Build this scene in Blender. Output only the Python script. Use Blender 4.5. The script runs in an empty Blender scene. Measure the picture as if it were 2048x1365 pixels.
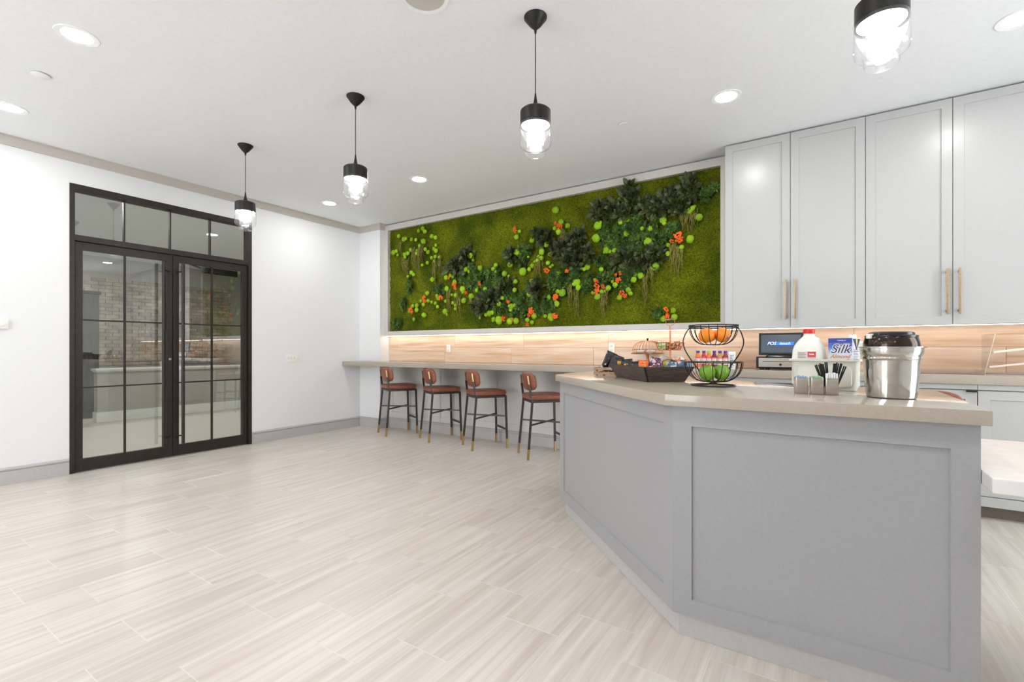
import bpy, bmesh, math, random
from mathutils import Matrix, Vector

# All coordinates below are written in survey units; one unit is K metres.
K = 1.2
sc = bpy.context.scene
COL = sc.collection
PI = math.pi

def lin(c):
    c = c / 255.0
    return c / 12.92 if c <= .04045 else ((c + .055) / 1.055) ** 2.4
def rgb(r, g, b):
    return (lin(r), lin(g), lin(b), 1.0)

# ------------------------------------------------------------------ camera
cam_data = bpy.data.cameras.new('camera')
cam = bpy.data.objects.new('camera', cam_data)
COL.objects.link(cam)
cam.location = (0, 0, 1.09 * K)
cam.rotation_euler = (PI / 2, 0, math.radians(33.1))
cam_data.sensor_width = 36
cam_data.lens = 946.5 / 2048 * 36
cam_data.shift_y = 15.5 / 2048
cam_data.clip_start = .05
sc.camera = cam

# ------------------------------------------------------------------ world, daylight, exposure
world = bpy.data.worlds.new('daylight')
sc.world = world
world.use_nodes = True
bg = world.node_tree.nodes['Background']
bg.inputs[0].default_value = (.97, .985, 1.0, 1)
bg.inputs[1].default_value = 5.2
DOWNLIGHT_POWER = 98.0
BULB_POWER = 60.0
LED_POWER = 12.0
sc.view_settings.view_transform = 'Standard'
sc.view_settings.look = 'None'
sc.view_settings.gamma = 1.0
sc.view_settings.use_curve_mapping = False
sc.view_settings.exposure = 0.76
sc.cycles.use_denoising = True
sc.cycles.max_bounces = 12
sc.cycles.diffuse_bounces = 6
sc.cycles.glossy_bounces = 5
sc.cycles.transparent_max_bounces = 24
sc.cycles.caustics_reflective = False
sc.cycles.caustics_refractive = False
sc.cycles.sample_clamp_indirect = 6.0

# room outline
XL, XR = -5.461, 2.6            # door wall, far right wall
YR = -3.5                       # wall behind the camera
YS, YB = 4.437, 4.607           # stub wall and backsplash plane
XS = -5.048                     # end of the stub wall
CEIL = 2.80
XC = -.672                      # where the cabinets start

# unseen window openings added for fill daylight: (start, end) along the wall behind the camera and along the right-hand wall
ADDED_WIN_FRONT = [(-4.9, -3.5), (-3.3, -1.9)]
ADDED_WIN_RIGHT = [(1.75, 3.3)]
WZ0, WZ1 = .10, 2.62
def daylight_portal(x, y, rz, w):  # sky portal for the added windows
    l = bpy.data.lights.new('window_daylight', 'AREA')
    l.shape = 'RECTANGLE'; l.size = w * K; l.size_y = (WZ1 - WZ0) * K
    l.cycles.is_portal = True
    o = bpy.data.objects.new('window_daylight', l); COL.objects.link(o)
    o.location = (x * K, y * K, (WZ0 + WZ1) / 2 * K); o.rotation_euler = (PI / 2, 0, rz)
for a, b in ADDED_WIN_FRONT: daylight_portal((a + b) / 2, YR - .14, PI, b - a)
for a, b in ADDED_WIN_RIGHT: daylight_portal(XR + .14, (a + b) / 2, PI * 1.5, b - a)

# ------------------------------------------------------------------ mesh helpers
def B(): return bmesh.new()

def box(bm, x0, x1, y0, y1, z0, z1, bev=0, M=None):
    vs = [bm.verts.new((x, y, z)) for z in (z0, z1) for y in (y0, y1) for x in (x0, x1)]
    f = [(0, 2, 3, 1), (4, 5, 7, 6), (0, 1, 5, 4), (2, 6, 7, 3), (0, 4, 6, 2), (1, 3, 7, 5)]
    fs = [bm.faces.new([vs[i] for i in q]) for q in f]
    if M is not None: bmesh.ops.transform(bm, matrix=M, verts=vs)
    if bev:
        es = list({e for g in fs for e in g.edges})
        bmesh.ops.bevel(bm, geom=es, offset=bev, segments=2, profile=.6, affect='EDGES', clamp_overlap=True)
    return bm

def prism(bm, poly, z0, z1, bev=0):
    a = [bm.verts.new((p[0], p[1], z0)) for p in poly]
    b = [bm.verts.new((p[0], p[1], z1)) for p in poly]
    n = len(poly)
    fs = [bm.faces.new(a[::-1]), bm.faces.new(b)]
    for i in range(n):
        fs.append(bm.faces.new((a[i], a[(i + 1) % n], b[(i + 1) % n], b[i])))
    bmesh.ops.recalc_face_normals(bm, faces=fs)
    if bev:
        es = list({e for f in fs for e in f.edges})
        bmesh.ops.bevel(bm, geom=es, offset=bev, segments=2, profile=.6, affect='EDGES', clamp_overlap=True)
    return bm

def offset_poly(poly, d):
    """inset a counter-clockwise polygon by d"""
    out = []
    n = len(poly)
    for i in range(n):
        p0, p1, p2 = Vector(poly[i - 1]), Vector(poly[i]), Vector(poly[(i + 1) % n])
        a = (p1 - p0).normalized(); b = (p2 - p1).normalized()
        na = Vector((-a.y, a.x)); nb = Vector((-b.y, b.x))
        k = d / max(.2, 1 + na.dot(nb))
        out.append(tuple(p1 + (na + nb) * k))
    return out

def lathe(bm, prof, c=(0, 0, 0), seg=28, close=False):
    rings = []
    for r, z in prof:
        if r < 1e-6:
            rings.append([bm.verts.new((c[0], c[1], c[2] + z))])
        else:
            rings.append([bm.verts.new((c[0] + r * math.cos(2 * PI * i / seg), c[1] + r * math.sin(2 * PI * i / seg), c[2] + z)) for i in range(seg)])
    pairs = list(zip(rings, rings[1:]))
    if close: pairs.append((rings[-1], rings[0]))
    for a, b in pairs:
        for i in range(seg):
            j = (i + 1) % seg
            if len(a) == 1 and len(b) == 1: continue
            if len(a) == 1: bm.faces.new((a[0], b[j], b[i]))
            elif len(b) == 1: bm.faces.new((a[i], a[j], b[0]))
            else: bm.faces.new((a[i], a[j], b[j], b[i]))
    return bm

def tube(bm, pts, r, seg=6, closed=False, r1=None):
    pts = [Vector(p) for p in pts]
    n = len(pts); rings = []
    up = Vector((0, 0, 1)); prev = None
    for i, p in enumerate(pts):
        if closed: t = pts[(i + 1) % n] - pts[i - 1]
        else: t = pts[min(i + 1, n - 1)] - pts[max(i - 1, 0)]
        t.normalize()
        if prev is None:
            ref = up if abs(t.z) < .95 else Vector((1, 0, 0))
            a = t.cross(ref).normalized()
        else:
            a = (prev - t * prev.dot(t)).normalized()
        prev = a
        b = t.cross(a)
        rr = r if r1 is None else r + (r1 - r) * i / (n - 1)
        rings.append([bm.verts.new(p + (a * math.cos(2 * PI * k / seg) + b * math.sin(2 * PI * k / seg)) * rr) for k in range(seg)])
    m = n if closed else n - 1
    for i in range(m):
        a, b = rings[i], rings[(i + 1) % n]
        for k in range(seg):
            bm.faces.new((a[k], a[(k + 1) % seg], b[(k + 1) % seg], b[k]))
    if not closed:
        bm.faces.new(rings[0][::-1]); bm.faces.new(rings[-1])
    return bm

def ring(bm, c, r, wire, seg=36, ax=None, rseg=6):
    tube(bm, [(c[0] + r * math.cos(2 * PI * i / seg), c[1] + r * math.sin(2 * PI * i / seg), c[2]) for i in range(seg)], wire, rseg, True)

def bar(bm, p, q, w, d=None, up=(0, 0, 1)):
    """square bar from p to q"""
    p, q = Vector(p), Vector(q); d = d or w
    t = (q - p).normalized(); up = Vector(up)
    if abs(t.dot(up)) > .98: up = Vector((0, 1, 0))
    a = t.cross(up).normalized() * w / 2; b = t.cross(a).normalized() * d / 2
    v = [bm.verts.new(e + s * a + u * b) for e in (p, q) for s, u in ((-1, -1), (1, -1), (1, 1), (-1, 1))]
    for f in ((3, 2, 1, 0), (4, 5, 6, 7), (0, 1, 5, 4), (1, 2, 6, 5), (2, 3, 7, 6), (3, 0, 4, 7)):
        bm.faces.new([v[i] for i in f])
    return bm

def pillow(bm, w, h, t, p=4, n=40, fr=(.35, .65, .85, .95, 1.0), edge=.0, M=None, q=4, flat=0):
    """soft cushion in the XY plane, thickness along z"""
    def outline(k):
        a = 2 * PI * k / n; c, s = math.cos(a), math.sin(a)
        r = (abs(c) ** p + abs(s) ** p) ** (-1.0 / p)
        return c * r * w / 2, s * r * h / 2
    O = [outline(k) for k in range(n)]
    vs = []
    def mk(side):
        rings = []
        for f in fr:
            zz = side * (t / 2 * max(0, 1 - f ** q) ** .5 + edge) if f < 1 else side * edge
            rings.append([bm.verts.new((x * f, y * f, zz)) for x, y in O])
        c = bm.verts.new((0, 0, side * (t / 2 + edge)))
        return c, rings
    ct, top = mk(1); cb, bot = mk(-1)
    if edge == 0:
        for v in bot[-1]: bm.verts.remove(v)
        bot[-1] = top[-1]
    for k in range(n):
        j = (k + 1) % n
        bm.faces.new((ct, top[0][k], top[0][j]))
        bm.faces.new((cb, bot[0][j], bot[0][k]))
        for a, b in zip(top, top[1:]): bm.faces.new((a[k], b[k], b[j], a[j]))
        for a, b in zip(bot, bot[1:]): bm.faces.new((a[j], b[j], b[k], a[k]))
        if edge: bm.faces.new((top[-1][k], bot[-1][k], bot[-1][j], top[-1][j]))
    if M is not None: bmesh.ops.transform(bm, matrix=M, verts=bm.verts)
    return bm

def shaker(bm, w, z0, z1, t, fl, fr_, fb, ft, rec=.009, M=None):
    """framed panel: front at y=0 facing -Y, width along x; fl/fr_/fb/ft frame widths"""
    def loop(x0, x1, a, b, y): return [bm.verts.new(c) for c in ((x0, y, a), (x1, y, a), (x1, y, b), (x0, y, b))]
    o = loop(0, w, z0, z1, 0); i = loop(fl, w - fr_, z0 + fb, z1 - ft, 0)
    s = .003
    r = loop(fl + s, w - fr_ - s, z0 + fb + s, z1 - ft - s, rec)
    b = loop(0, w, z0, z1, t)
    vs = o + i + r + b
    for k in range(4):
        j = (k + 1) % 4
        bm.faces.new((o[k], o[j], i[j], i[k])); bm.faces.new((i[k], i[j], r[j], r[k])); bm.faces.new((o[j], o[k], b[k], b[j]))
    bm.faces.new(r); bm.faces.new(b[::-1])
    if M is not None: bmesh.ops.transform(bm, matrix=M, verts=vs)
    return bm

def smooth(me, ang=35):
    for p in me.polygons: p.use_smooth = True
    bm = bmesh.new(); bm.from_mesh(me)
    for e in bm.edges:
        e.smooth = not (len(e.link_faces) == 2 and e.calc_face_angle(0) > math.radians(ang))
    bm.to_mesh(me); bm.free()

def finish(name, bm, m, parent=None, sm=True, ang=35):
    off = Vector((0, 0, 0))
    if parent is not None:
        q = parent
        while q is not None: off += q.location; q = q.parent
    bmesh.ops.transform(bm, matrix=Matrix.Translation(-off) @ Matrix.Scale(K, 4), verts=bm.verts)
    me = bpy.data.meshes.new(name); bm.to_mesh(me); bm.free()
    for x in (m if isinstance(m, (list, tuple)) else [m]): me.materials.append(x)
    if sm: smooth(me, ang)
    o = bpy.data.objects.new(name, me); COL.objects.link(o)
    if parent is not None: o.parent = parent
    return o

def tag(o, label=None, cat=None, group=None, kind=None):
    if label: o['label'] = label
    if cat: o['category'] = cat
    if group: o['group'] = group
    if kind: o['kind'] = kind
    return o

def thing(name, label, cat, loc=(0, 0, 0), group=None):
    o = bpy.data.objects.new(name, None); COL.objects.link(o)
    o.empty_display_size = .1
    o.location = Vector(loc) * K
    return tag(o, label, cat, group)

def struct(name, bm, m, label, cat, parent=None, sm=False):
    o = finish(name, bm, m, parent, sm)
    if parent is None: tag(o, label, cat, kind='structure')
    return o

def dup(o, parent=None):
    c = o.copy(); COL.objects.link(c)
    if parent is not None: c.parent = parent
    for ch in list(o.children): dup(ch, c)
    return c

def place(o, x, y, z=0, rz=0):
    o.location = (x * K, y * K, z * K); o.rotation_euler = (0, 0, rz); return o

def lettering(name, s, size, m, parent, M, ext=.0006, shear=0, align='CENTER', bold=0):
    cu = bpy.data.curves.new(name, 'FONT'); cu.body = s; cu.size = size; cu.extrude = ext; cu.shear = shear
    cu.align_x = align; cu.align_y = 'CENTER'; cu.offset = bold
    t = bpy.data.objects.new(name, cu); COL.objects.link(t)
    dg = bpy.context.evaluated_depsgraph_get()
    me = bpy.data.meshes.new_from_object(t.evaluated_get(dg))
    bpy.data.objects.remove(t); bpy.data.curves.remove(cu)
    bm = B(); bm.from_mesh(me); bpy.data.meshes.remove(me)
    bmesh.ops.transform(bm, matrix=M, verts=bm.verts)
    return finish(name, bm, m, parent, sm=False)

def front_M(x, y, z, rz=0, tilt=0):
    """text plane standing upright, facing -Y, turned by rz"""
    return Matrix.Translation((x, y, z)) @ Matrix.Rotation(rz, 4, 'Z') @ Matrix.Rotation(PI / 2 + tilt, 4, 'X')

# ------------------------------------------------------------------ materials
def mat(name, c, rough=.5, metal=0, spec=.5, emit=None, es=0, coat=0):
    m = bpy.data.materials.new(name); m.use_nodes = True
    p = m.node_tree.nodes['Principled BSDF']
    p.inputs['Base Color'].default_value = c
    p.inputs['Roughness'].default_value = rough
    p.inputs['Metallic'].default_value = metal
    p.inputs['Specular IOR Level'].default_value = spec
    p.inputs['Coat Weight'].default_value = coat
    if emit:
        p.inputs['Emission Color'].default_value = emit
        p.inputs['Emission Strength'].default_value = es
    return m

def N(m, t, **kw):
    n = m.node_tree.nodes.new(t)
    for k, v in kw.items():
        if k in ('operation', 'blend_type', 'data_type', 'wave_type', 'bands_direction', 'noise_dimensions', 'feature', 'distance'): setattr(n, k, v)
        else: n.inputs[k].default_value = v
    return n
def L(m, a, b): m.node_tree.links.new(a, b)

def noise_mat(name, c1, c2, scale=20, rough=.5, bump=0, stretch=None, coords='Object', metal=0, spec=.5, detail=4, lo=.35, hi=.65, bscale=None, rnd=0, coat=0, dist=.01, isl=0):
    """two-tone procedural colour with optional relief"""
    m = mat(name, c1, rough, metal, spec, coat=coat)
    p = m.node_tree.nodes['Principled BSDF']
    if coords == 'World':
        g = N(m, 'ShaderNodeNewGeometry'); src = g.outputs['Position']
    else:
        tc = N(m, 'ShaderNodeTexCoord'); src = tc.outputs[coords]
    mp = N(m, 'ShaderNodeMapping'); L(m, src, mp.inputs['Vector'])
    if stretch: mp.inputs['Scale'].default_value = stretch
    n = N(m, 'ShaderNodeTexNoise', Scale=scale, Detail=detail); L(m, mp.outputs[0], n.inputs['Vector'])
    r = N(m, 'ShaderNodeValToRGB'); r.color_ramp.elements[0].position = lo; r.color_ramp.elements[1].position = hi
    r.color_ramp.elements[0].color = c1; r.color_ramp.elements[1].color = c2
    L(m, n.outputs[0], r.inputs[0])
    out = r.outputs[0]
    if rnd:
        oi = N(m, 'ShaderNodeObjectInfo'); hs = N(m, 'ShaderNodeHueSaturation')
        mr = N(m, 'ShaderNodeMapRange'); L(m, oi.outputs['Random'], mr.inputs[0])
        mr.inputs[3].default_value = 1 - rnd; mr.inputs[4].default_value = 1 + rnd
        L(m, mr.outputs[0], hs.inputs['Value']); L(m, out, hs.inputs['Color']); out = hs.outputs[0]
    if isl:
        gi = N(m, 'ShaderNodeNewGeometry'); h2 = N(m, 'ShaderNodeHueSaturation'); m2 = N(m, 'ShaderNodeMapRange')
        L(m, gi.outputs['Random Per Island'], m2.inputs[0]); m2.inputs[3].default_value = 1 - isl * .5; m2.inputs[4].default_value = 1 + isl
        L(m, m2.outputs[0], h2.inputs['Value']); L(m, out, h2.inputs['Color']); out = h2.outputs[0]
    L(m, out, p.inputs['Base Color'])
    if bump:
        n2 = n
        if bscale: n2 = N(m, 'ShaderNodeTexNoise', Scale=bscale, Detail=3); L(m, mp.outputs[0], n2.inputs['Vector'])
        b = N(m, 'ShaderNodeBump', Strength=bump, Distance=dist); L(m, n2.outputs[0], b.inputs['Height']); L(m, b.outputs[0], p.inputs['Normal'])
    return m

def glass_mat(name, tint, refl=.10, rough=0.0, haze=0):
    """clear sheet glass: light passes straight through, mirror-like by Fresnel"""
    m = bpy.data.materials.new(name); m.use_nodes = True
    nt = m.node_tree; nt.nodes.clear()
    out = nt.nodes.new('ShaderNodeOutputMaterial')
    tr = N(m, 'ShaderNodeBsdfTransparent', Color=tint)
    gl = N(m, 'ShaderNodeBsdfGlossy', Roughness=rough)
    lw = N(m, 'ShaderNodeLayerWeight', Blend=.5); pw = N(m, 'ShaderNodeMath', operation='POWER'); pw.inputs[1].default_value = 4.5
    L(m, lw.outputs['Facing'], pw.inputs[0])
    mx = N(m, 'ShaderNodeMath', operation='MULTIPLY_ADD'); mx.inputs[1].default_value = .92 - refl; mx.inputs[2].default_value = .04 + refl
    L(m, pw.outputs[0], mx.inputs[0])
    s = N(m, 'ShaderNodeMixShader'); L(m, mx.outputs[0], s.inputs[0]); 
    base = tr.outputs[0]
    if haze:
        df = N(m, 'ShaderNodeBsdfTranslucent', Color=(.9, .93, .96, 1)); s2 = N(m, 'ShaderNodeMixShader', Fac=haze)
        L(m, tr.outputs[0], s2.inputs[1]); L(m, df.outputs[0], s2.inputs[2]); base = s2.outputs[0]
    L(m, base, s.inputs[1]); L(m, gl.outputs[0], s.inputs[2]); L(m, s.outputs[0], out.inputs[0])
    return m

M_wall = noise_mat('white_wall_paint', rgb(229, 230, 232), rgb(231, 232, 234), 60, .55, 0, coords='World', spec=.3)
M_ceil = noise_mat('ceiling_paint', rgb(236, 238, 241), rgb(239, 241, 244), 40, .7, 0, coords='World', spec=.2)
M_trim = noise_mat('taupe_trim_paint', rgb(186, 179, 173), rgb(190, 183, 177), 50, .45, coords='World')
M_base = noise_mat('grey_base_paint', rgb(181, 178, 177), rgb(186, 183, 182), 50, .45, coords='World')
M_cab = noise_mat('grey_cabinet_paint', rgb(179, 179, 178), rgb(182, 182, 181), 90, .29, coords='World', spec=.5)
M_isl = noise_mat('grey_island_paint', rgb(151, 151, 153), rgb(154, 154, 156), 90, .4, coords='World', spec=.5)  # cabinet grey darkened in colour to stand in for weaker light on the island
M_panel = noise_mat('pale_grey_panel', rgb(206, 204, 201), rgb(210, 208, 205), 60, .5, coords='World')
M_kick = noise_mat('taupe_kick', rgb(112, 101, 93), rgb(120, 109, 100), 60, .5, coords='World')
M_frame = noise_mat('pale_taupe_frame', rgb(200, 194, 189), rgb(205, 199, 194), 60, .42, coords='World')
M_quartz = noise_mat('beige_quartz', rgb(166, 156, 144), rgb(171, 161, 149), 140, .11, coords='World', spec=.5)
M_white_quartz = noise_mat('white_slab', rgb(222, 219, 216), rgb(227, 224, 221), 20, .2, coords='World')
M_bronze = noise_mat('dark_bronze_steel', rgb(44, 37, 35), rgb(52, 44, 41), 30, .42, coords='Object', metal=.35)
M_black = noise_mat('black_metal', rgb(28, 26, 26), rgb(36, 34, 33), 40, .4, metal=.4)
M_leg = noise_mat('gunmetal_leg', rgb(66, 60, 56), rgb(76, 70, 65), 40, .42, metal=.55)
M_brass = noise_mat('aged_brass', rgb(172, 142, 98), rgb(186, 157, 112), 60, .34, metal=.9)
M_pull = noise_mat('bronze_pull', rgb(168, 146, 116), rgb(182, 160, 130), 60, .38, metal=.8)
M_leather = noise_mat('brown_leather', rgb(124, 70, 50), rgb(142, 85, 64), 28, .36, .12, bscale=420, coords='Object', dist=.002)
M_grout = noise_mat('pale_grout', rgb(216, 211, 204), rgb(222, 217, 210), 80, .8, coords='World')
M_copper = noise_mat('rose_copper', rgb(198, 122, 84), rgb(210, 138, 98), 40, .28, metal=.9)
M_steel = noise_mat('polished_steel', rgb(196, 192, 186), rgb(204, 200, 194), 30, .12, metal=1.0)
M_brushed = noise_mat('brushed_steel', rgb(200, 192, 182), rgb(210, 203, 194), 8, .24, metal=.9, stretch=(1, 1, 30))
M_blacksteel = noise_mat('black_plastic', rgb(20, 17, 16), rgb(26, 23, 22), 20, .22)
M_plastic_w = noise_mat('white_plastic', rgb(232, 232, 228), rgb(236, 236, 232), 30, .4)
M_tub = noise_mat('off_white_plastic', rgb(208, 207, 195), rgb(212, 211, 199), 20, .35)
M_darkwood = noise_mat('dark_stained_wood', rgb(58, 47, 42), rgb(88, 74, 66), 9, .55, .25, stretch=(1.2, 1.2, 14), coords='Object')
M_palewood = noise_mat('rustic_wood', rgb(122, 92, 68), rgb(182, 152, 122), 12, .7, .2, stretch=(1.5, 1.5, 12))
M_glassdoor = glass_mat('door_glass', (.93, .96, .94, 1), .11)
M_glasswin = glass_mat('window_glass', (.95, .97, .97, 1), .0)
M_shade = glass_mat('pendant_glass', (.985, .99, 1, 1), .03, .02, haze=.012)
M_frost = glass_mat('frosted_inner_glass', (.97, .98, .99, 1), .02, .1, haze=.07)
M_inner = noise_mat('pale_reflector', rgb(226, 224, 220), rgb(220, 218, 214), 20, .5)
M_acrylic = glass_mat('clear_acrylic', (.97, .96, .95, 1), .05, .02, haze=.03)

# large wood-look porcelain on the backsplash
def wood_tile():
    m = mat('wood_look_porcelain', rgb(214, 178, 144), .3)
    p = m.node_tree.nodes['Principled BSDF']
    g = N(m, 'ShaderNodeNewGeometry'); oi = N(m, 'ShaderNodeObjectInfo')
    off = N(m, 'ShaderNodeVectorMath', operation='MULTIPLY_ADD')
    cb = N(m, 'ShaderNodeCombineXYZ'); L(m, oi.outputs['Random'], cb.inputs[0]); L(m, oi.outputs['Random'], cb.inputs[2])
    off.inputs[1].default_value = (37, 0, 53); L(m, cb.outputs[0], off.inputs[0]); L(m, g.outputs['Position'], off.inputs[2])
    mp = N(m, 'ShaderNodeMapping'); mp.inputs['Scale'].default_value = (.5, 1, 9); L(m, off.outputs[0], mp.inputs[0])
    n1 = N(m, 'ShaderNodeTexNoise', Scale=2.2, Detail=6, Distortion=.5); L(m, mp.outputs[0], n1.inputs['Vector'])
    r = N(m, 'ShaderNodeValToRGB'); L(m, n1.outputs[0], r.inputs[0])
    e = r.color_ramp.elements
    e[0].position = .26; e[0].color = rgb(190, 150, 116); e[1].position = .72; e[1].color = rgb(232, 208, 184)
    x = e.new(.45); x.color = rgb(216, 182, 150); x = e.new(.56); x.color = rgb(223, 194, 166)
    mp2 = N(m, 'ShaderNodeMapping'); mp2.inputs['Scale'].default_value = (1.2, 1, 60); L(m, off.outputs[0], mp2.inputs[0])
    n2 = N(m, 'ShaderNodeTexNoise', Scale=2, Detail=4); L(m, mp2.outputs[0], n2.inputs['Vector'])
    mx = N(m, 'ShaderNodeMix', data_type='RGBA', blend_type='MULTIPLY'); mx.inputs[0].default_value = .28
    L(m, r.outputs[0], mx.inputs[6]); L(m, n2.outputs[1], mx.inputs[7])
    bc = N(m, 'ShaderNodeBrightContrast', Bright=.05); L(m, mx.outputs[2], bc.inputs[0])
    L(m, bc.outputs[0], p.inputs['Base Color'])
    return m
M_woodtile = wood_tile()

# vein-cut porcelain floor tile: long soft streaks along the tile
def floor_tile():
    m = mat('vein_cut_porcelain', rgb(216, 208, 198), .33, spec=.5)
    p = m.node_tree.nodes['Principled BSDF']
    g = N(m, 'ShaderNodeNewGeometry'); oi = N(m, 'ShaderNodeObjectInfo')
    ad = N(m, 'ShaderNodeMath', operation='ADD'); L(m, oi.outputs['Random'], ad.inputs[0]); L(m, g.outputs['Random Per Island'], ad.inputs[1])
    cb = N(m, 'ShaderNodeCombineXYZ'); L(m, ad.outputs[0], cb.inputs[0]); L(m, ad.outputs[0], cb.inputs[1])
    off = N(m, 'ShaderNodeVectorMath', operation='MULTIPLY_ADD'); off.inputs[1].default_value = (41, 67, 0)
    L(m, cb.outputs[0], off.inputs[0]); L(m, g.outputs['Position'], off.inputs[2])
    def lay(sx, sy, scale, det, dist):
        mp = N(m, 'ShaderNodeMapping'); mp.inputs['Scale'].default_value = (sx, sy, 1); L(m, off.outputs[0], mp.inputs[0])
        n = N(m, 'ShaderNodeTexNoise', Scale=scale, Detail=det, Distortion=dist); L(m, mp.outputs[0], n.inputs['Vector']); return n.outputs[0]
    a = lay(14, .55, 1.6, 5, .6); b = lay(60, 1.1, 1.4, 4, .4)
    r1 = N(m, 'ShaderNodeValToRGB'); L(m, a, r1.inputs[0]); e = r1.color_ramp.elements
    e[0].position = .28; e[0].color = rgb(194, 184, 175); e[1].position = .72; e[1].color = rgb(221, 214, 206)
    x = e.new(.44); x.color = rgb(205, 196, 187); x = e.new(.56); x.color = rgb(212, 205, 197)
    r2 = N(m, 'ShaderNodeValToRGB'); L(m, b, r2.inputs[0]); e = r2.color_ramp.elements
    e[0].position = .30; e[0].color = (.76, .73, .71, 1); e[1].position = .55; e[1].color = (1, 1, 1, 1)
    mx = N(m, 'ShaderNodeMix', data_type='RGBA', blend_type='MULTIPLY'); mx.inputs[0].default_value = .32
    L(m, r1.outputs[0], mx.inputs[6]); L(m, r2.outputs[0], mx.inputs[7])
    hs = N(m, 'ShaderNodeHueSaturation'); fr = N(m, 'ShaderNodeMath', operation='FRACT'); L(m, ad.outputs[0], fr.inputs[0])
    mr = N(m, 'ShaderNodeMapRange'); L(m, fr.outputs[0], mr.inputs[0]); mr.inputs[3].default_value = .965; mr.inputs[4].default_value = 1.03
    L(m, mr.outputs[0], hs.inputs['Value']); L(m, mx.outputs[2], hs.inputs['Color'])
    L(m, hs.outputs[0], p.inputs['Base Color'])
    return m
M_tile = floor_tile()
def emis(name, c, s):
    m = bpy.data.materials.new(name); m.use_nodes = True; nt = m.node_tree; nt.nodes.clear()
    o = nt.nodes.new('ShaderNodeOutputMaterial'); e = N(m, 'ShaderNodeEmission', Color=c, Strength=s); L(m, e.outputs[0], o.inputs[0]); return m
M_lens = emis('downlight_lens', (1, .985, .965, 1), DOWNLIGHT_POWER)
M_bulb = emis('pendant_bulb', (1, .98, .96, 1), BULB_POWER)
M_clens = emis('corridor_lens', (1, .98, .95, 1), 420.0)  # for unseen lamps added to brighten the corridor behind the door glass
M_led = emis('led_tape', (1, .88, .79, 1), LED_POWER)

# ================================================================== ROOM SHELL
bm = box(B(), XL, XR, YR, 4.75, -.12, -.0008)
floor = struct('floor', bm, M_grout, 'pale vein-cut porcelain tile floor of the whole room', 'floor')
TW, TL, GAP = .2525, .519, .0019
rows = []
k0 = math.floor((XL + .075) / TW) - 1
for k in range(k0, math.ceil((XR + .075) / TW) + 1):
    x0 = -.075 + k * TW; x1 = x0 + TW
    row = -k - 1                                   # courses counted from the one beside the island corner
    ph = .217 if row % 2 == 0 else .037
    j0 = math.floor((YR - ph) / TL) - 1
    for j in range(j0, math.ceil((4.75 - ph) / TL) + 1):
        y0 = ph + j * TL
        c = (max(x0 + GAP / 2, XL), min(x1 - GAP / 2, XR), max(y0 + GAP / 2, YR), min(y0 + TL - GAP / 2, 4.62))
        if c[1] - c[0] > .02 and c[3] - c[2] > .02: rows.append(c)
yaw = math.radians(33.1)
def seen(c):
    best = None
    for x in (c[0], c[1]):
        for y in (c[2], c[3]):
            d = -math.sin(yaw) * x + math.cos(yaw) * y; r = math.cos(yaw) * x + math.sin(yaw) * y
            if d > .9 and abs(r) < d * 1.15: best = d if best is None else min(best, d)
    if best is None: return 99
    cx, cy = (c[0] + c[1]) / 2, (c[2] + c[3]) / 2
    if cy > 1.9 and cx + cy > 1.45 and cx > -1.4 and cy < 3.5: return 50 + best
    if cx > 1.3: return 60 + best
    return best
rows.sort(key=seen)
def tile_bm(bm, c):
    x0, x1, y0, y1 = c; b = .0012
    lo = [bm.verts.new(p + (-.004,)) for p in ((x0, y0), (x1, y0), (x1, y1), (x0, y1))]
    hi = [bm.verts.new(p + (0,)) for p in ((x0 + b, y0 + b), (x1 - b, y0 + b), (x1 - b, y1 - b), (x0 + b, y1 - b))]
    bm.faces.new(hi)
    for i in range(4): bm.faces.new((lo[i], lo[(i + 1) % 4], hi[(i + 1) % 4], hi[i]))
def one_tile(w, l):
    b_ = B(); tile_bm(b_, (0, w, 0, l)); return b_
cache = {}
rest = B()
for n, c in enumerate(rows):
    if n >= 300:
        tile_bm(rest, c); continue
    w, l = round(c[1] - c[0], 4), round(c[3] - c[2], 4)
    if (w, l) not in cache:
        o = finish('tile', one_tile(w, l), M_tile, floor, False)
        cache[(w, l)] = o.data
    else:
        o = bpy.data.objects.new('tile', cache[(w, l)]); COL.objects.link(o); o.parent = floor
    o.location = (c[0] * K, c[2] * K, 0)
tag(finish('tile_field', rest, M_tile, floor, False), kind='stuff')

struct('ceiling', box(B(), XL - .12, XR + .12, YR - .12, 4.9, CEIL, CEIL + .1), M_ceil, 'smooth white painted ceiling with recessed lights', 'ceiling')

DY0, DY1, DZ = 1.343, 2.915, 2.535          # door opening
bm = box(B(), XL - .12, XL, YR - .12, DY0, 0, CEIL)
box(bm, XL - .12, XL, DY1, 4.9, 0, CEIL); box(bm, XL - .12, XL, DY0, DY1, DZ, CEIL)
struct('wall_left', bm, M_wall, 'white wall around the black double doors', 'wall')
bm = box(B(), XS, XR, YB + .012, 4.9, 0, CEIL)
struct('wall_corner', box(B(), XL, XS, YS, 4.9, 0, CEIL), M_wall, 'short white stub wall between the door wall and the moss picture', 'wall')
wall_back = struct('wall_back', bm, M_wall, 'back wall behind the moss picture and cabinets, tiled in wood look', 'wall')
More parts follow.
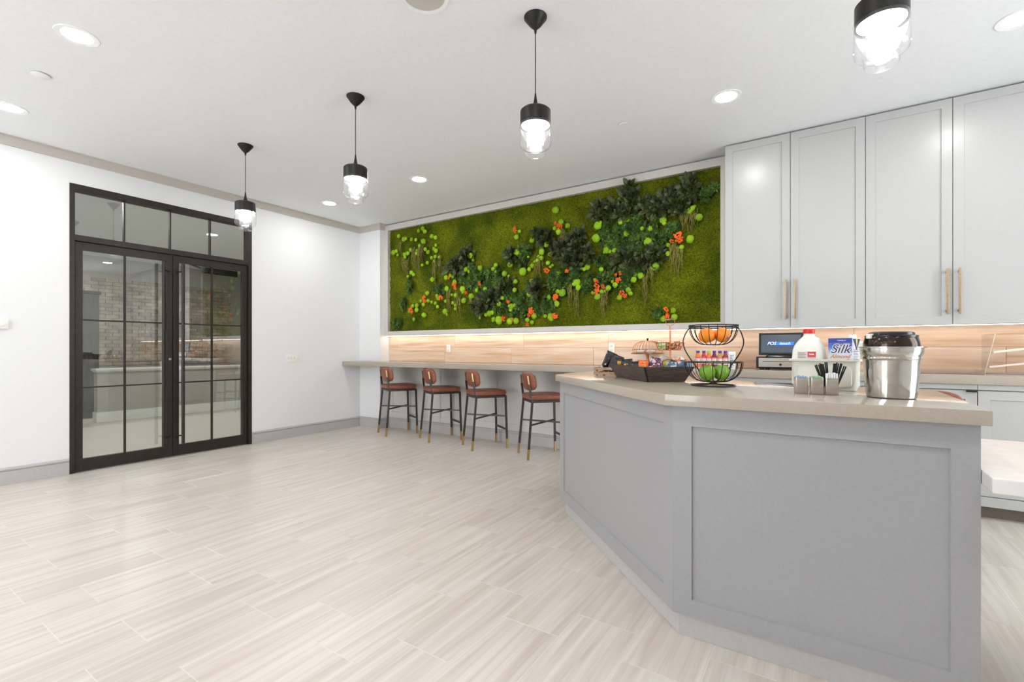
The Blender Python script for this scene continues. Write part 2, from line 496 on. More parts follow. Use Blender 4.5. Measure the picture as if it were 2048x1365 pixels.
# two unseen walls with windows added to light the room: behind the camera and on the right
def window_wall(name, label, wins, a0, a1, P):
    """P maps (along, thickness 0..0.12, z) boxes into the room"""
    bm = B(); xs = [a0] + [v for w in wins for v in w] + [a1]
    for i in range(0, len(xs), 2): box(bm, *P(xs[i], xs[i + 1], 0, .12), 0, CEIL)
    for a, b in wins:
        box(bm, *P(a, b, 0, .12), 0, WZ0); box(bm, *P(a, b, 0, .12), WZ1, CEIL)
    struct(name, bm, M_wall, label, 'wall')
def added_glazing(n, label, a, b, P):
    bm = B(); m = (a + b) / 2
    for x0, x1, z0, z1 in ((a, a + .05, WZ0, WZ1), (b - .05, b, WZ0, WZ1), (a + .05, b - .05, WZ0, WZ0 + .06), (a + .05, b - .05, WZ1 - .06, WZ1), (m - .025, m + .025, WZ0 + .06, WZ1 - .06)):
        box(bm, *P(x0, x1, .03, .09), z0, z1)
    w = struct('window_%d' % n, bm, M_bronze, label, 'window')
    for x0, x1 in ((a + .05, m - .025), (m + .025, b - .05)):
        finish('pane', box(B(), *P(x0, x1, .056, .064), WZ0 + .06, WZ1 - .06), M_glasswin, w, False)
PF = lambda a, b, c, d: (a, b, YR - d, YR - c)
PR = lambda a, b, c, d: (XR + c, XR + d, a, b)
window_wall('wall_front', 'white window wall opposite the moss picture', ADDED_WIN_FRONT, XL - .12, XR + .12, PF)
window_wall('wall_right', 'white window wall opposite the double doors', ADDED_WIN_RIGHT, YR, 4.9, PR)
added_glazing(2, 'tall window behind the camera, beside the door wall', *ADDED_WIN_FRONT[0], PF)
added_glazing(3, 'tall window behind the camera, second from the door wall', *ADDED_WIN_FRONT[1], PF)
added_glazing(4, 'tall window in the right wall beside the island', *ADDED_WIN_RIGHT[0], PR)

# crown moulding and baseboards
def run_profile(prof, path):
    """sweep a (outward, z) profile along a plan path whose room side is on its right"""
    bm = B(); rings = []
    n = len(path)
    for i, p in enumerate(path):
        p = Vector(p)
        ds = []
        if i: ds.append((p - Vector(path[i - 1])).normalized())
        if i < n - 1: ds.append((Vector(path[i + 1]) - p).normalized())
        ns = [Vector((d.y, -d.x)) for d in ds]
        m = ns[0] if len(ns) == 1 else (ns[0] + ns[1]) / (1 + ns[0].dot(ns[1]))
        rings.append([bm.verts.new((p.x + m.x * o, p.y + m.y * o, z)) for o, z in prof])
    q = len(prof)
    for a, b in zip(rings, rings[1:]):
        for k in range(q): bm.faces.new((a[k], a[(k + 1) % q], b[(k + 1) % q], b[k]))
    bm.faces.new(rings[0][::-1]); bm.faces.new(rings[-1])
    bmesh.ops.recalc_face_normals(bm, faces=bm.faces)
    return bm
CROWN = [(0, 2.722), (.012, 2.722), (.016, 2.73), (.03, 2.782), (.034, 2.786), (.034, 2.7995), (0, 2.7995)]
struct('trim_1', run_profile(CROWN, [(XL, YR), (XL, YS), (XS, YS), (XS, YS + .066)]), M_trim, 'taupe crown moulding along the ceiling edge', 'moulding')
BASE = [(0, 0.0005), (.016, 0.0005), (.016, .108), (.012, .111), (.012, .114), (.020, .117), (.020, .128), (.012, .136), (0, .138)]
struct('baseboard_left', run_profile(BASE, [(XL, YR), (XL, DY0 - .005)]), M_base, 'grey baseboard left of the double doors', 'baseboard')
struct('baseboard_corner', run_profile(BASE, [(XL, DY1 + .005), (XL, YS), (XS, YS), (XS, YB - .001), (XC - .01, YB - .001)]), M_base, 'grey baseboard from the doors round the corner under the bar counter', 'baseboard')

# ================================================================== DOUBLE DOORS
XF = XL + .004                                   # face of the steel frame
bm = B()
for y0, y1, z0, z1 in ((DY0, DY0 + .036, 0.001, DZ), (DY1 - .036, DY1, 0.001, DZ), (DY0 + .036, DY1 - .036, 2.484, DZ), (DY0 + .036, DY1 - .036, 2.04, 2.091)):
    box(bm, XL - .11, XF, y0, y1, z0, z1, .002)
struct('trim_2', bm, M_bronze, 'dark bronze steel frame around the double doors', 'door frame')
win = B()
ys = [DY0 + .036, 1.743, 2.119, 2.492, DY1 - .036]
for y in ys[1:-1]: box(win, XL - .075, XL - .035, y - .006, y + .006, 2.091, 2.484)
win = struct('window_1', win, M_bronze, 'four-pane glass transom above the double doors', 'window')
for a, b in zip(ys, ys[1:]):
    finish('pane', box(B(), XL - .058, XL - .052, a + .002, b - .002, 2.093, 2.482), M_glassdoor, win, False)
def door_leaf(n, y0, y1, ym, hy, label):
    x0, x1 = XL - .062, XL - .018
    s = .052
    bm = B()
    for a, b, c, d in ((y0, y0 + s, .006, 2.034), (y1 - s, y1, .006, 2.034), (y0 + s, y1 - s, .006, .112), (y0 + s, y1 - s, 1.968, 2.034)):
        box(bm, x0, x1, a, b, c, d, .0015)
    box(bm, x0 + .01, x1 - .008, ym - .0065, ym + .0065, .112, 1.968)
    for z in (.744, 1.347): box(bm, x0 + .011, x1 - .009, y0 + s, y1 - s, z - .0065, z + .0065)
    d = struct('door_%d' % n, bm, M_bronze, label, 'door')
    zs = [.112, .744, 1.347, 1.968]
    for a, b in ((y0 + s, ym), (ym, y1 - s)):
        for c, e in zip(zs, zs[1:]):
            finish('pane', box(B(), XL - .043, XL - .037, a + .001, b - .001, c + .001, e - .001), M_glassdoor, d, False)
    hb = B()
    tube(hb, [(XL + .045, hy, .13), (XL + .045, hy, 1.95)], .0150, 16)
    for z in (.21, 1.87):
        e = y1 - s / 2 if n == 1 else y0 + s / 2
        tube(hb, [(XL + .045, hy, z), (XL - .018, e, z)], .007, 10)
    finish('pull_handle', hb, M_bronze, d)
    return d
d1 = door_leaf(1, 1.385, 2.130, 1.745, 2.030, 'glazed black door leaf with six panes, farther from the bar stools')
d2 = door_leaf(2, 2.136, 2.873, 2.507, 2.200, 'glazed black door leaf with six panes, nearer the bar stools')
finish('lock_cylinder', tube(B(), [(XL - .02, 2.106, .985), (XL - .010, 2.106, .985)], .012, 16), M_pull, d1)
bm = box(B(), XL - .10, XL - .063, 2.42, 2.79, 1.90, 1.965, .004); bar(bm, (XL - .10, 2.44, 1.95), (XL - .10, 2.30, 1.985), .014)
finish('door_closer', bm, M_black, d2)

# ================================================================== CORRIDOR BEYOND THE GLASS
M_corr = noise_mat('corridor_paint', rgb(176, 172, 164), rgb(182, 178, 170), 30, .6, coords='World')
M_ctile = noise_mat('corridor_floor', rgb(196, 192, 182), rgb(206, 202, 192), 3, .4, coords='World', stretch=(12, 1, 1))
struct('floor_corridor', box(B(), -11.2, XL - .0005, -.5, 7.2, -.12, -.002), M_ctile, 'pale floor beyond the double doors', 'floor')
struct('ceiling_corridor', box(B(), -11.2, XL - .12, -.5, 7.2, CEIL, CEIL + .1), M_ceil, 'corridor ceiling beyond the double doors', 'ceiling')
cw = B()
box(cw, -11.3, -11.2, -.6, 7.3, 0, CEIL); box(cw, -11.2, XL - .12, -.6, -.5, 0, CEIL); box(cw, -11.2, XL - .12, 7.2, 7.3, 0, CEIL); box(cw, XL - .22, XL - .12, 4.9, 7.2, 0, CEIL)
wall_corr = struct('wall_corridor', cw, M_corr, 'grey corridor wall with a brick feature, seen through the doors', 'wall')
M_brick = noise_mat('weathered_brick', rgb(150, 134, 120), rgb(190, 174, 158), 6, .8, .3, coords='World', rnd=.16)
rb = random.Random(4)
proto = finish('brick', box(B(), 0, .03, 0, .20, 0, .062, .004), M_brick, wall_corr, False)
nb = 0
for r in range(24):
    for c in range(12):
        if nb >= 299: break
        o = proto if nb == 0 else proto.copy()
        if nb: COL.objects.link(o)
        o.location = ((-11.2 + rb.uniform(-.008, .006)) * K, (2.95 + c * .206 + (.1 if r % 2 else 0)) * K, (.78 + r * .068) * K); nb += 1
hw = thing('half_wall', 'low grey wall with white ledge and base beyond the glass doors', 'half wall', (-8.95, 4.3, 0))
finish('body', box(B(), -9.05, -8.91, 2.5, 6.6, .0, .745), M_corr, hw, False)
bm = box(B(), -9.08, -8.86, 2.47, 6.6, .765, .795, .004); box(bm, -9.06, -8.89, 2.485, 6.6, .742, .765, .004)
finish('ledge', bm, M_plastic_w, hw)
finish('baseboard', box(B(), -9.06, -8.893, 2.485, 6.6, .0005, .15, .006), M_plastic_w, hw)
M_bark = noise_mat('dark_grained_wood', rgb(42, 36, 33), rgb(78, 68, 60), 6, .6, .3, stretch=(6, 6, .7))
col_ = thing('wood_column', 'dark grained wood column beyond the glass doors', 'column', (-9.75, 2.52, 0))
finish('shaft', box(B(), -9.9, -9.6, 2.3, 2.72, .1, 1.95, .008), M_bark, col_)
finish('plinth', box(B(), -9.92, -9.58, 2.28, 2.74, 0, .1, .004), M_black, col_)
finish('capital', box(B(), -9.92, -9.58, 2.28, 2.74, 1.95, 2.0, .004), M_black, col_)

# ================================================================== CEILING FITTINGS
def downlight_proto():
    t = thing('downlight', 'x', 'light')
    finish('trim_ring', lathe(B(), [(.068, CEIL - .0022), (.094, CEIL - .004), (.097, CEIL - .0005), (.068, CEIL - .0005)], seg=40, close=True), M_ceil, t)
    finish('lens', lathe(B(), [(0, CEIL - .0012), (.068, CEIL - .0014)], seg=40), M_lens, t, False)
    return t
dl = downlight_proto()
DL = [(-3.40, .868, 'round downlight farthest left along the ceiling edge of the photo, nearest the camera of two near row lights'),
      (-4.815, .865, 'round downlight partly cut by the left edge of the photo'),
      (-3.392, 3.488, 'round downlight in the row near the moss picture, second from the corner'),
      (-4.833, 3.488, 'small round downlight nearest the room corner by the crown moulding'),
      (-.536, 3.482, 'round downlight in front of the leftmost tall cabinet door'),
      (.866, 3.488, 'round downlight cut by the right edge of the photo above the cabinets')]
DL[0] = (-3.40, .868, 'large oval-looking downlight near the top left corner of the photo')
for x in (-1.97, -.55, .87): DL.append((x, .866, 'downlight above and behind the camera, %s of the near row' % {-1.97: 'third', -.55: 'fourth', .87: 'fifth'}[x]))
for i, x in enumerate((-4.82, -3.4, -1.97, -.55, .87)): DL.append((x, -1.75, 'downlight close to the window wall, %s from the door wall' % ('first', 'second', 'third', 'fourth', 'fifth')[i]))
for i, (x, y, lb) in enumerate(DL):
    o = dl if i == 0 else dup(dl)
    o.location = (x * K, y * K, 0); tag(o, lb, group='recessed ceiling downlights')
cdl = dup(dl)
for c in cdl.children:
    if c.name.startswith('lens'): c.data = c.data.copy(); c.data.materials[0] = M_clens
for i, (x, y) in enumerate(((-9.6, 3.1), (-7.0, 1.2), (-7.0, 4.4))):
    o = cdl if i == 0 else dup(cdl)
    o.location = (x * K, y * K, 0)
    tag(o, 'corridor downlight beyond the doors, %s' % ('over the half wall end' if x < -9 else 'opposite the left leaf' if y < 2 else 'toward the far end'), group='recessed ceiling downlights')
t = thing('ceiling_speaker', 'large round grey speaker grille in the ceiling at the top edge', 'speaker', (-1.609, 1.688, CEIL))
M_grille = noise_mat('speaker_grille', rgb(196, 192, 186), rgb(204, 200, 194), 300, .7, .3, bscale=500)
finish('rim', lathe(B(), [(.100, -.004), (.117, -.006), (.12, -.0005), (.100, -.0005)], (-1.609, 1.688, CEIL), 48, True), M_ceil, t)
finish('grille', lathe(B(), [(0, -.0045), (.06, -.0042), (.100, -.0015)], (-1.609, 1.688, CEIL), 48), M_grille, t)
for x, y, r, lb in ((-4.071, .866, .046, 'white disc cover between the two left ceiling downlights'), (-1.254, 3.476, .036, 'small white disc cover on the ceiling beside the cabinet downlight'), (-4.124, 3.485, .03, 'tiny white disc cover on the ceiling near the second pendant')):
    t = thing('sprinkler_cover', lb, 'sprinkler cover', (x, y, CEIL), 'ceiling sprinkler covers')
    finish('plate', lathe(B(), [(0, -.010), (r * .92, -.010), (r, -.0075), (r, -.005)], (x, y, CEIL), 32), M_ceil, t)
    finish('stem', lathe(B(), [(r * .7, -.008), (r * .7, -.0005)], (x, y, CEIL), 24), M_ceil, t)

# pendants
def pendant_proto():
    t = thing('pendant_lamp', 'x', 'pendant lamp')
    finish('canopy', lathe(B(), [(0, CEIL - .0005), (.059, CEIL - .0008), (.059, CEIL - .006), (.03, CEIL - .045), (.008, CEIL - .066), (.005, CEIL - .085), (.0, CEIL - .085)], seg=36), M_black, t)
    finish('cord', tube(B(), [(0, 0, CEIL - .08), (0, 0, 2.40)], .0026, 8), M_black, t)
    finish('finial', lathe(B(), [(.0, 2.408), (.004, 2.405), (.006, 2.385), (.012, 2.35), (.024, 2.322), (.026, 2.316)], seg=24), M_black, t)
    finish('socket_cover', lathe(B(), [(0, 2.322), (.070, 2.320), (.0785, 2.312), (.0790, 2.236), (.0765, 2.236), (.0755, 2.308), (0, 2.312)], seg=40), M_black, t)
    sh = lathe(B(), [(.0768, 2.262), (.0805, 2.236), (.0815, 2.15), (.079, 2.136), (.070, 2.126), (.054, 2.122), (.052, 2.116), (.0515, 2.094), (.048, 2.087), (.03, 2.0845), (0, 2.084)], seg=40)
    finish('glass_shade', sh, M_shade, t)
    inner = lathe(B(), [(.046, 2.20), (.047, 2.16), (.044, 2.156), (.044, 2.125)], seg=32)
    finish('inner_lens', inner, M_frost, t)
    finish('reflector', lathe(B(), [(0, 2.290), (.040, 2.288), (.070, 2.262), (.072, 2.240)], seg=36), M_inner, t)
    finish('bulb', lathe(B(), [(.022, 2.272), (.034, 2.254), (.039, 2.234), (.033, 2.212), (.016, 2.200), (0, 2.198)], seg=28), M_bulb, t)
    return t
pd = pendant_proto()
for i, (x, lb) in enumerate([(-4.048, 'black pendant lamp with clear glass, hanging in front of the double doors'),
                             (-2.640, 'black pendant lamp with clear glass, hanging between the doors and the moss picture'),
                             (-1.230, 'black pendant lamp with clear glass, hanging in front of the moss picture'),
                             (.180, 'large-looking pendant lamp cut by the top edge, hanging before the cabinets')]):
    o = pd if i == 0 else dup(pd)
    o.location = (x * K, 2.108 * K, 0); tag(o, lb, group='row of pendant lamps')

# wall plates
def wall_plate(name, label, cat, y, z, w, h, n):
    t = thing(name, label, cat, (XL, y, z))
    finish('plate', box(B(), XL, XL + .006, y - w / 2, y + w / 2, z - h / 2, z + h / 2, .002), M_plastic_w, t)
    for i in range(n):
        yy = y - w / 2 + w * (i + .5) / n
        finish('toggle', box(B(), XL + .006, XL + .016, yy - .005, yy + .005, z - .012, z + .010, .002), M_tub, t)
    return t
wall_plate('light_switch', 'white four-toggle light switch plate on the wall right of the doors', 'light switch', 3.415, .977, .165, .096, 4)
t = thing('thermostat', 'white thermostat box on the wall at the left edge', 'thermostat', (XL, .92, 1.285))
finish('housing', box(B(), XL, XL + .022, .87, .972, 1.25, 1.322, .005), M_plastic_w, t)
finish('dial', tube(B(), [(XL + .022, .935, 1.288), (XL + .028, .935, 1.288)], .016, 20), M_plastic_w, t)
def outlet(x, z, label):
    t = thing('wall_outlet', label, 'outlet', (x, YB, z), 'outlets on the backsplash')
    finish('plate', box(B(), x - .030, x + .030, YB - .012, YB - .005, z - .048, z + .048, .002), M_plastic_w, t)
    for dz in (-.021, .021): finish('socket', box(B(), x - .014, x + .014, YB - .0135, YB - .0118, z + dz - .014, z + dz + .014, .002), M_tub, t)
outlet(-3.96, 1.093, 'white outlet on the backsplash above the second and third bar stools')
outlet(-1.785, 1.098, 'white outlet on the backsplash behind the snack crate')
outlet(.265, 1.10, 'white outlet on the backsplash behind the milk carton')

# ================================================================== BACK WALL: BACKSPLASH, PANELS, COUNTERS
# wood-look tiles in two courses, tied to the back wall
for z0, z1, first in ((.921, 1.103, -5.046), (1.1045, 1.298, -5.9)):
    x = first
    while x < XR - .05:
        a, b = max(x, XS + .002), min(x + 1.02, XR)
        if b - a > .05:
            finish('tile', box(B(), a + .001, b - .001, YB - .0055, YB + .012, z0, z1, .0012), M_woodtile, wall_back, False)
        x += 1.02
# framed panels under the bar counter
seams = [XS + .002, -4.985, -4.103, -3.208, -2.33, -1.45, XC - .004]
for a, b in zip(seams, seams[1:]):
    w = b - a - .004
    bm = B()
    if w < .2: box(bm, a + .002, b - .002, YB - .008, YB + .012, .139, .859)
    else: shaker(bm, w, .139, .859, .02, .012, .012, .075, .012, .006, Matrix.Translation((a + .002, YB - .008, 0)))
    finish('panel', bm, M_panel, wall_back, False)

CF = 4.14      # front edge of the long worktop
poly = [(XL + .001, CF), (2.3, CF), (2.3, YB - .0065), (XS + .001, YB - .0065), (XS + .001, YS - .0005), (XL + .001, YS - .0005)]
o = finish('worktop', prism(B(), poly, .862, .92, .004), M_quartz)
tag(o, 'long beige quartz worktop along the back wall, bar and cabinets together', 'countertop')

# base cabinets right of the bar
UN = [(XC, .841, 'grey base cabinet behind the island, with a black tab pull'), (.841, 1.72, 'grey base cabinet under the acrylic stand at the right edge'), (1.72, 2.3, 'grey base cabinet last toward the right wall')]
for a, b, lb in UN:
    t = thing('base_cabinet', lb, 'cabinet', ((a + b) / 2, 4.38, 0), 'grey base cabinets along the back wall')
    finish('carcass', box(B(), a + .001, b - .001, 4.181, YB - .009, .085, .8615), M_cab, t, False)
    for z0, z1 in ((.827, .861), (.0855, .148)): finish('rail', box(B(), a + .001, b - .001, 4.16, 4.1805, z0, z1, .0015), M_cab, t, False)
    finish('toe_kick', box(B(), a + .001, b - .001, 4.24, 4.255, .0005, .085), M_kick, t, False)
    n = 3 if a < 0 else 2 if b < 2 else 1
    w = (b - a) / n
    for i in range(n):
        d = finish('door', shaker(B(), w - .005, .153, .820, .02, .055, .055, .055, .055, .008, Matrix.Translation((a + i * w + .0025, 4.16, 0))), M_cab, t, False)
        e = a + (i + 1) * w - .03 if i % 2 == 0 else a + i * w + .03
        finish('tab_pull', box(B(), e - .025, e + .025, 4.135, 4.1595, .812, .8225, .001), M_black, d)

# tall upper cabinets
def upper(a, b, lb):
    t = thing('upper_cabinet', lb, 'cabinet', ((a + b) / 2, 4.45, 1.26), 'tall grey cabinets up to the ceiling')
    finish('carcass', box(B(), a + .001, b - .001, 4.325, YB + .011 - .018, 1.262, 2.786), M_cab, t, False)
    m = (a + b) / 2
    for i, (p, q) in enumerate(((a, m), (m, b))):
        d = finish('door', shaker(B(), q - p - .004, 1.256, 2.786, .020, .055, .055, .055, .055, .008, Matrix.Translation((p + .002, 4.304, 0))), M_cab, t, False)
        hx = m - .031 if i == 0 else m + .031
        hb = box(B(), hx - .007, hx + .007, 4.268, 4.276, 1.322, 1.632, .002)
        for z in (1.345, 1.609): box(hb, hx - .005, hx + .005, 4.275, 4.304, z - .006, z + .006)
        finish('pull_handle', hb, M_pull, d)
    return t
upper(XC, .275, 'tall grey upper cabinet beside the moss picture')
upper(.275, 1.222, 'tall grey upper cabinet at the right edge, above the acrylic stand')
upper(1.222, 2.17, 'tall grey upper cabinet last toward the right wall')

# LED tapes
for name, a, b, y, lb in (('led_strip', XS + .02, XC - .01, 4.545, 'glowing LED strip under the moss picture frame'), ('led_strip', XC + .01, 2.15, 4.50, 'glowing LED strip under the tall upper cabinets')):
    z = 1.268 if a < -3 else 1.2615
    t = thing(name, lb, 'light strip', ((a + b) / 2, y, z))
    finish('channel', box(B(), a, b, y - .012, y + .012, z - .003, z), M_plastic_w, t, False)
    finish('diffuser', box(B(), a + .004, b - .004, y - .008, y + .008, z - .0058, z - .0031), M_led, t, False)

# ================================================================== ISLAND
OUT = [(-.49, 1.80), (.395, 1.80), (.395, 2.62), (-.15, 2.62), (-.65, 3.12), (-.65, 3.55), (-1.47, 3.55), (-1.47, 2.78)]
tag(finish('island_countertop', prism(B(), OUT, .877, .92, .0035), M_quartz), 'angled beige quartz top of the grey island', 'countertop')
isl = thing('kitchen_island', 'grey angled kitchen island with framed panels in the foreground', 'island', (-.5, 2.4, 0))
FACE = [(-.469, 1.83), (.377, 1.83), (.377, 2.59), (-.1624, 2.59), (-.68, 3.1076), (-.68, 3.52), (-1.453, 3.52), (-1.453, 2.814)]
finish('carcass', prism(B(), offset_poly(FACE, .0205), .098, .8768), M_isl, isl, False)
finish('toe_kick', prism(B(), offset_poly(FACE, .035), .0005, .098), M_base, isl, False)
ZB, ZT = .097, .8768
def face_panel(p, q, fl, fr_, fb, ft, rec=.009, t0=0, t1=0):
    p, q = Vector(p), Vector(q); d = (q - p).normalized(); p, q = p + d * t0, q - d * t1; d = q - p
    M = Matrix.Translation((p.x, p.y, 0)) @ Matrix.Rotation(math.atan2(d.y, d.x), 4, 'Z')
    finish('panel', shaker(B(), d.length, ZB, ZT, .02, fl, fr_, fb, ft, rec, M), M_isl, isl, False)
face_panel(FACE[0], FACE[1], .069, .063, .061, .075)
face_panel(FACE[7], FACE[0], .075, .065, .073, .075)
face_panel(FACE[6], FACE[7], .065, .065, .073, .075, t0=.0205)
face_panel(FACE[1], FACE[2], .065, .065, .061, .075, t0=.0205, t1=.0205)
face_panel(FACE[2], FACE[3], .06, .06, .061, .075)
face_panel(FACE[3], FACE[4], .06, .06, .061, .075)
face_panel(FACE[5], FACE[6], .06, .06, .061, .075)

# lower side counter fixed to the island's right flank
t = thing('side_counter', 'lower white counter slab beside the right end of the island', 'counter', (.9, 2.1, 0))
finish('slab', prism(B(), [(.3785, 1.73), (1.5, 1.73), (1.5, 2.47), (.3785, 2.47)], .709, .75, .004), M_white_quartz, t, False)
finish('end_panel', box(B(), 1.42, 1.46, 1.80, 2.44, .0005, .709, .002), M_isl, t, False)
bm = B()
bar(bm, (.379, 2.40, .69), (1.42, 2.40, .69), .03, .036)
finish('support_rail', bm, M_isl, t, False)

# ================================================================== MOSS PICTURE
MOSS_CLUMPS = [(-4.758,2.608,.025),(-4.653,2.55,.028),(-4.617,2.554,.025),(-4.514,2.533,.026),(-4.443,2.519,.024),(-4.388,2.629,.024),(-4.323,2.654,.027),(-4.281,2.606,.027),(-4.306,2.481,.034),(-4.365,2.428,.024),(-4.271,2.374,.024),(-4.226,2.335,.027),(-4.153,2.526,.03),(-4.09,2.501,.027),(-4.085,2.403,.02),(-4.13,2.367,.024),(-4.094,2.337,.027),(-4.162,2.252,.024),(-4.101,2.262,.024),(-4.034,2.25,.02),(-4.117,2.205,.02),(-4.232,2.195,.024),(-4.318,2.174,.021),(-4.543,2.397,.024),(-4.592,2.358,.028),(-4.648,2.351,.025),(-4.634,2.31,.025),(-4.419,2.374,.022),(-4.424,2.336,.021),(-4.859,2.397,.036),(-4.803,2.409,.029),(-4.783,2.358,.021),(-4.514,2.092,.031),(-4.478,2.063,.024),(-4.592,2.052,.018),(-4.146,1.976,.03),(-4.242,1.806,.031),(-4.348,1.71,.021),(-4.295,1.663,.024),(-4.23,1.707,.024),(-4.157,1.686,.02),(-4.094,1.669,.023),(-4.061,1.622,.023),(-4.076,1.757,.027),(-4.041,1.722,.023),(-3.979,1.726,.013),(-3.923,1.685,.02),(-4.5,1.652,.028),(-4.424,1.657,.028),(-4.424,1.597,.028),(-4.56,1.582,.021),(-4.299,1.526,.031),(-4.471,1.477,.024),(-3.94,1.559,.033),(-3.914,1.516,.017),(-3.528,2.21,.038),(-3.502,2.159,.019),(-3.599,2.049,.029),(-3.562,2.025,.022),(-3.395,2.051,.031),(-3.163,2.063,.025),(-3.197,2.023,.025),(-3.159,1.983,.022),(-3.914,1.978,.03),(-3.849,1.998,.023),(-3.775,1.91,.033),(-3.901,1.837,.033),(-3.803,1.978,.02),(-3.66,1.816,.035),(-3.64,1.779,.023),(-3.769,1.75,.029),(-3.64,1.678,.032),(-3.518,1.723,.032),(-3.528,1.692,.022),(-3.811,1.659,.023),(-3.769,1.625,.02),(-3.765,1.584,.02),(-3.828,1.759,.016),(-3.383,1.825,.022),(-3.432,1.789,.028),(-3.315,1.797,.025),(-3.254,1.772,.022),(-3.418,1.728,.019),(-3.039,1.952,.03),(-2.975,1.917,.018),(-2.895,1.85,.03),(-2.895,1.753,.027),(-2.678,1.841,.023),(-2.868,2.176,.036),(-2.957,2.051,.036),(-2.669,2.29,.035),(-2.549,2.266,.026),(-2.494,2.221,.029),(-2.873,2.351,.027),(-2.833,2.41,.018),(-2.72,2.111,.015),(-2.544,2.147,.032),(-2.56,2.084,.026),(-2.593,2.102,.02),(-2.602,2.06,.02),(-2.635,2.048,.017),(-2.669,2.008,.026),(-2.712,1.975,.023),(-2.798,1.954,.044),(-2.438,2.114,.029),(-2.473,2.018,.023),(-2.421,1.991,.014),(-2.35,1.907,.02),(-3.061,1.673,.024),(-3.116,1.607,.028),(-2.939,1.568,.036),(-2.975,1.58,.021),(-2.898,1.581,.021),(-2.952,1.531,.021),(-2.703,1.696,.032),(-2.661,1.686,.023),(-3.263,1.506,.04),(-3.216,1.512,.025),(-3.305,1.492,.022),(-3.389,1.456,.016),(-3.197,1.431,.031),(-3.113,1.419,.046),(-2.966,1.404,.039),(-2.877,1.405,.033),(-2.93,1.425,.021),(-2.644,1.452,.032),(-2.729,1.411,.026),(-2.678,1.384,.026),(-2.511,1.447,.02),(-2.438,1.437,.037),(-2.462,1.645,.029),(-2.357,1.703,.023),(-2.365,1.583,.023),(-2.389,1.612,.017),(-2.421,1.408,.023),(-2.379,2.576,.037),(-2.311,2.438,.028),(-2.391,2.386,.023),(-2.343,2.34,.031),(-2.234,2.388,.025),(-2.436,2.118,.023),(-1.894,2.344,.038),(-1.866,2.369,.019),(-1.913,2.214,.038),(-1.942,2.222,.019),(-1.655,2.342,.026),(-1.581,2.351,.018),(-1.594,2.217,.031),(-1.443,2.252,.02),(-1.366,2.237,.025),(-1.297,2.181,.018),(-1.379,2.112,.04),(-1.392,2.095,.02),(-1.241,2.301,.03),(-1.229,2.268,.02),(-1.187,2.249,.02),(-1.799,2.084,.035),(-1.764,2.067,.021),(-1.716,2.068,.026),(-1.82,2.067,.019),(-2.015,1.932,.03),(-2.044,1.914,.019),(-2.074,1.92,.016),(-1.859,1.894,.024),(-2.343,1.902,.025),(-1.43,1.909,.015),(-1.325,1.876,.04),(-1.341,1.862,.023),(-1.508,1.814,.023),(-1.521,1.763,.031),(-1.453,1.796,.031),(-2.134,1.784,.041),(-2.157,1.765,.022),(-2.109,1.727,.03),(-1.927,1.793,.019),(-1.899,1.619,.035),(-1.852,1.669,.021),(-1.785,1.698,.029),(-1.82,1.667,.016),(-1.709,1.726,.029),(-1.737,1.761,.018),(-1.661,1.598,.026),(-1.574,1.664,.026),(-1.554,1.63,.023),(-2.296,1.684,.039),(-2.343,1.702,.02),(-2.359,1.568,.028),(-2.383,1.598,.02),(-2.431,1.422,.031),(-1.003,2.35,.029),(-.974,2.369,.024),(-.957,2.385,.014),(-.917,2.277,.031),(-.997,2.09,.034),(-1.193,2.061,.02),(-1.193,1.978,.025),(-1.073,2.026,.022),(-1.075,1.99,.017),(-1.235,1.374,.03),(-1.15,1.445,.027),(-1.138,1.383,.029),(-1.949,1.662,.016),(-2.439,1.972,.017)]
FLOWERS = [(-2.886,2.425,.027),(-2.889,2.458,.018),(-3.854,1.97,.02),(-3.775,1.886,.029),(-3.765,1.836,.023),(-3.589,1.768,.022),(-3.375,1.864,.025),(-4.271,1.743,.031),(-4.271,1.701,.024),(-3.995,1.727,.033),(-4.507,1.588,.038),(-2.979,1.629,.021),(-2.478,1.932,.032),(-3.039,1.436,.03),(-2.93,1.433,.018),(-2.661,1.511,.038),(-2.703,1.461,.021),(-2.72,1.356,.021),(-2.373,1.442,.031),(-2.373,1.647,.031),(-2.375,2.433,.017),(-2.319,2.383,.031),(-2.343,2.407,.017),(-2.237,1.904,.022),(-2.375,1.644,.031),(-2.375,1.442,.031),(-1.103,2.146,.034),(-1.091,2.101,.034),(-1.156,2.091,.02),(-1.906,1.767,.024),(-1.899,1.719,.03),(-1.906,1.673,.03),(-1.835,1.715,.021),(-1.702,1.824,.016),(-1.659,1.837,.018),(-1.668,1.764,.029),(-1.641,1.636,.029),(-1.607,1.614,.023),(-1.211,1.453,.025),(-1.205,1.397,.025)]
BIG_LEAF_AREAS = [(-3.619,2.203,.08,.096),(-3.765,2.088,.114,.065),(-3.681,2.129,.097,.081),(-3.399,1.598,.079,.094),(-3.021,1.799,.091,.061),(-2.966,2.127,.068,.068),(-2.627,1.764,.065,.073),(-2.535,2.319,.101,.072),(-3.187,1.68,.108,.092),(-2.142,2.227,.083,.097),(-2.218,2.125,.153,.111),(-2.112,2.03,.138,.083),(-2.359,2.141,.071,.042),(-1.863,2.5,.08,.107),(-1.737,2.466,.079,.066),(-1.567,2.569,.045,.103),(-1.628,2.436,.078,.065),(-1.404,2.426,.076,.076),(-1.254,2.44,.087,.087),(-1.156,2.473,.062,.086),(-1.12,2.381,.074,.061),(-.98,2.599,.054,.072),(-1.003,2.507,.072,.072),(-1.073,2.459,.061,.061),(-1.279,2.006,.062,.05),(-1.341,1.963,.076,.063),(-1.443,1.974,.076,.076),(-1.628,1.954,.104,.065),(-1.521,1.905,.09,.051)]
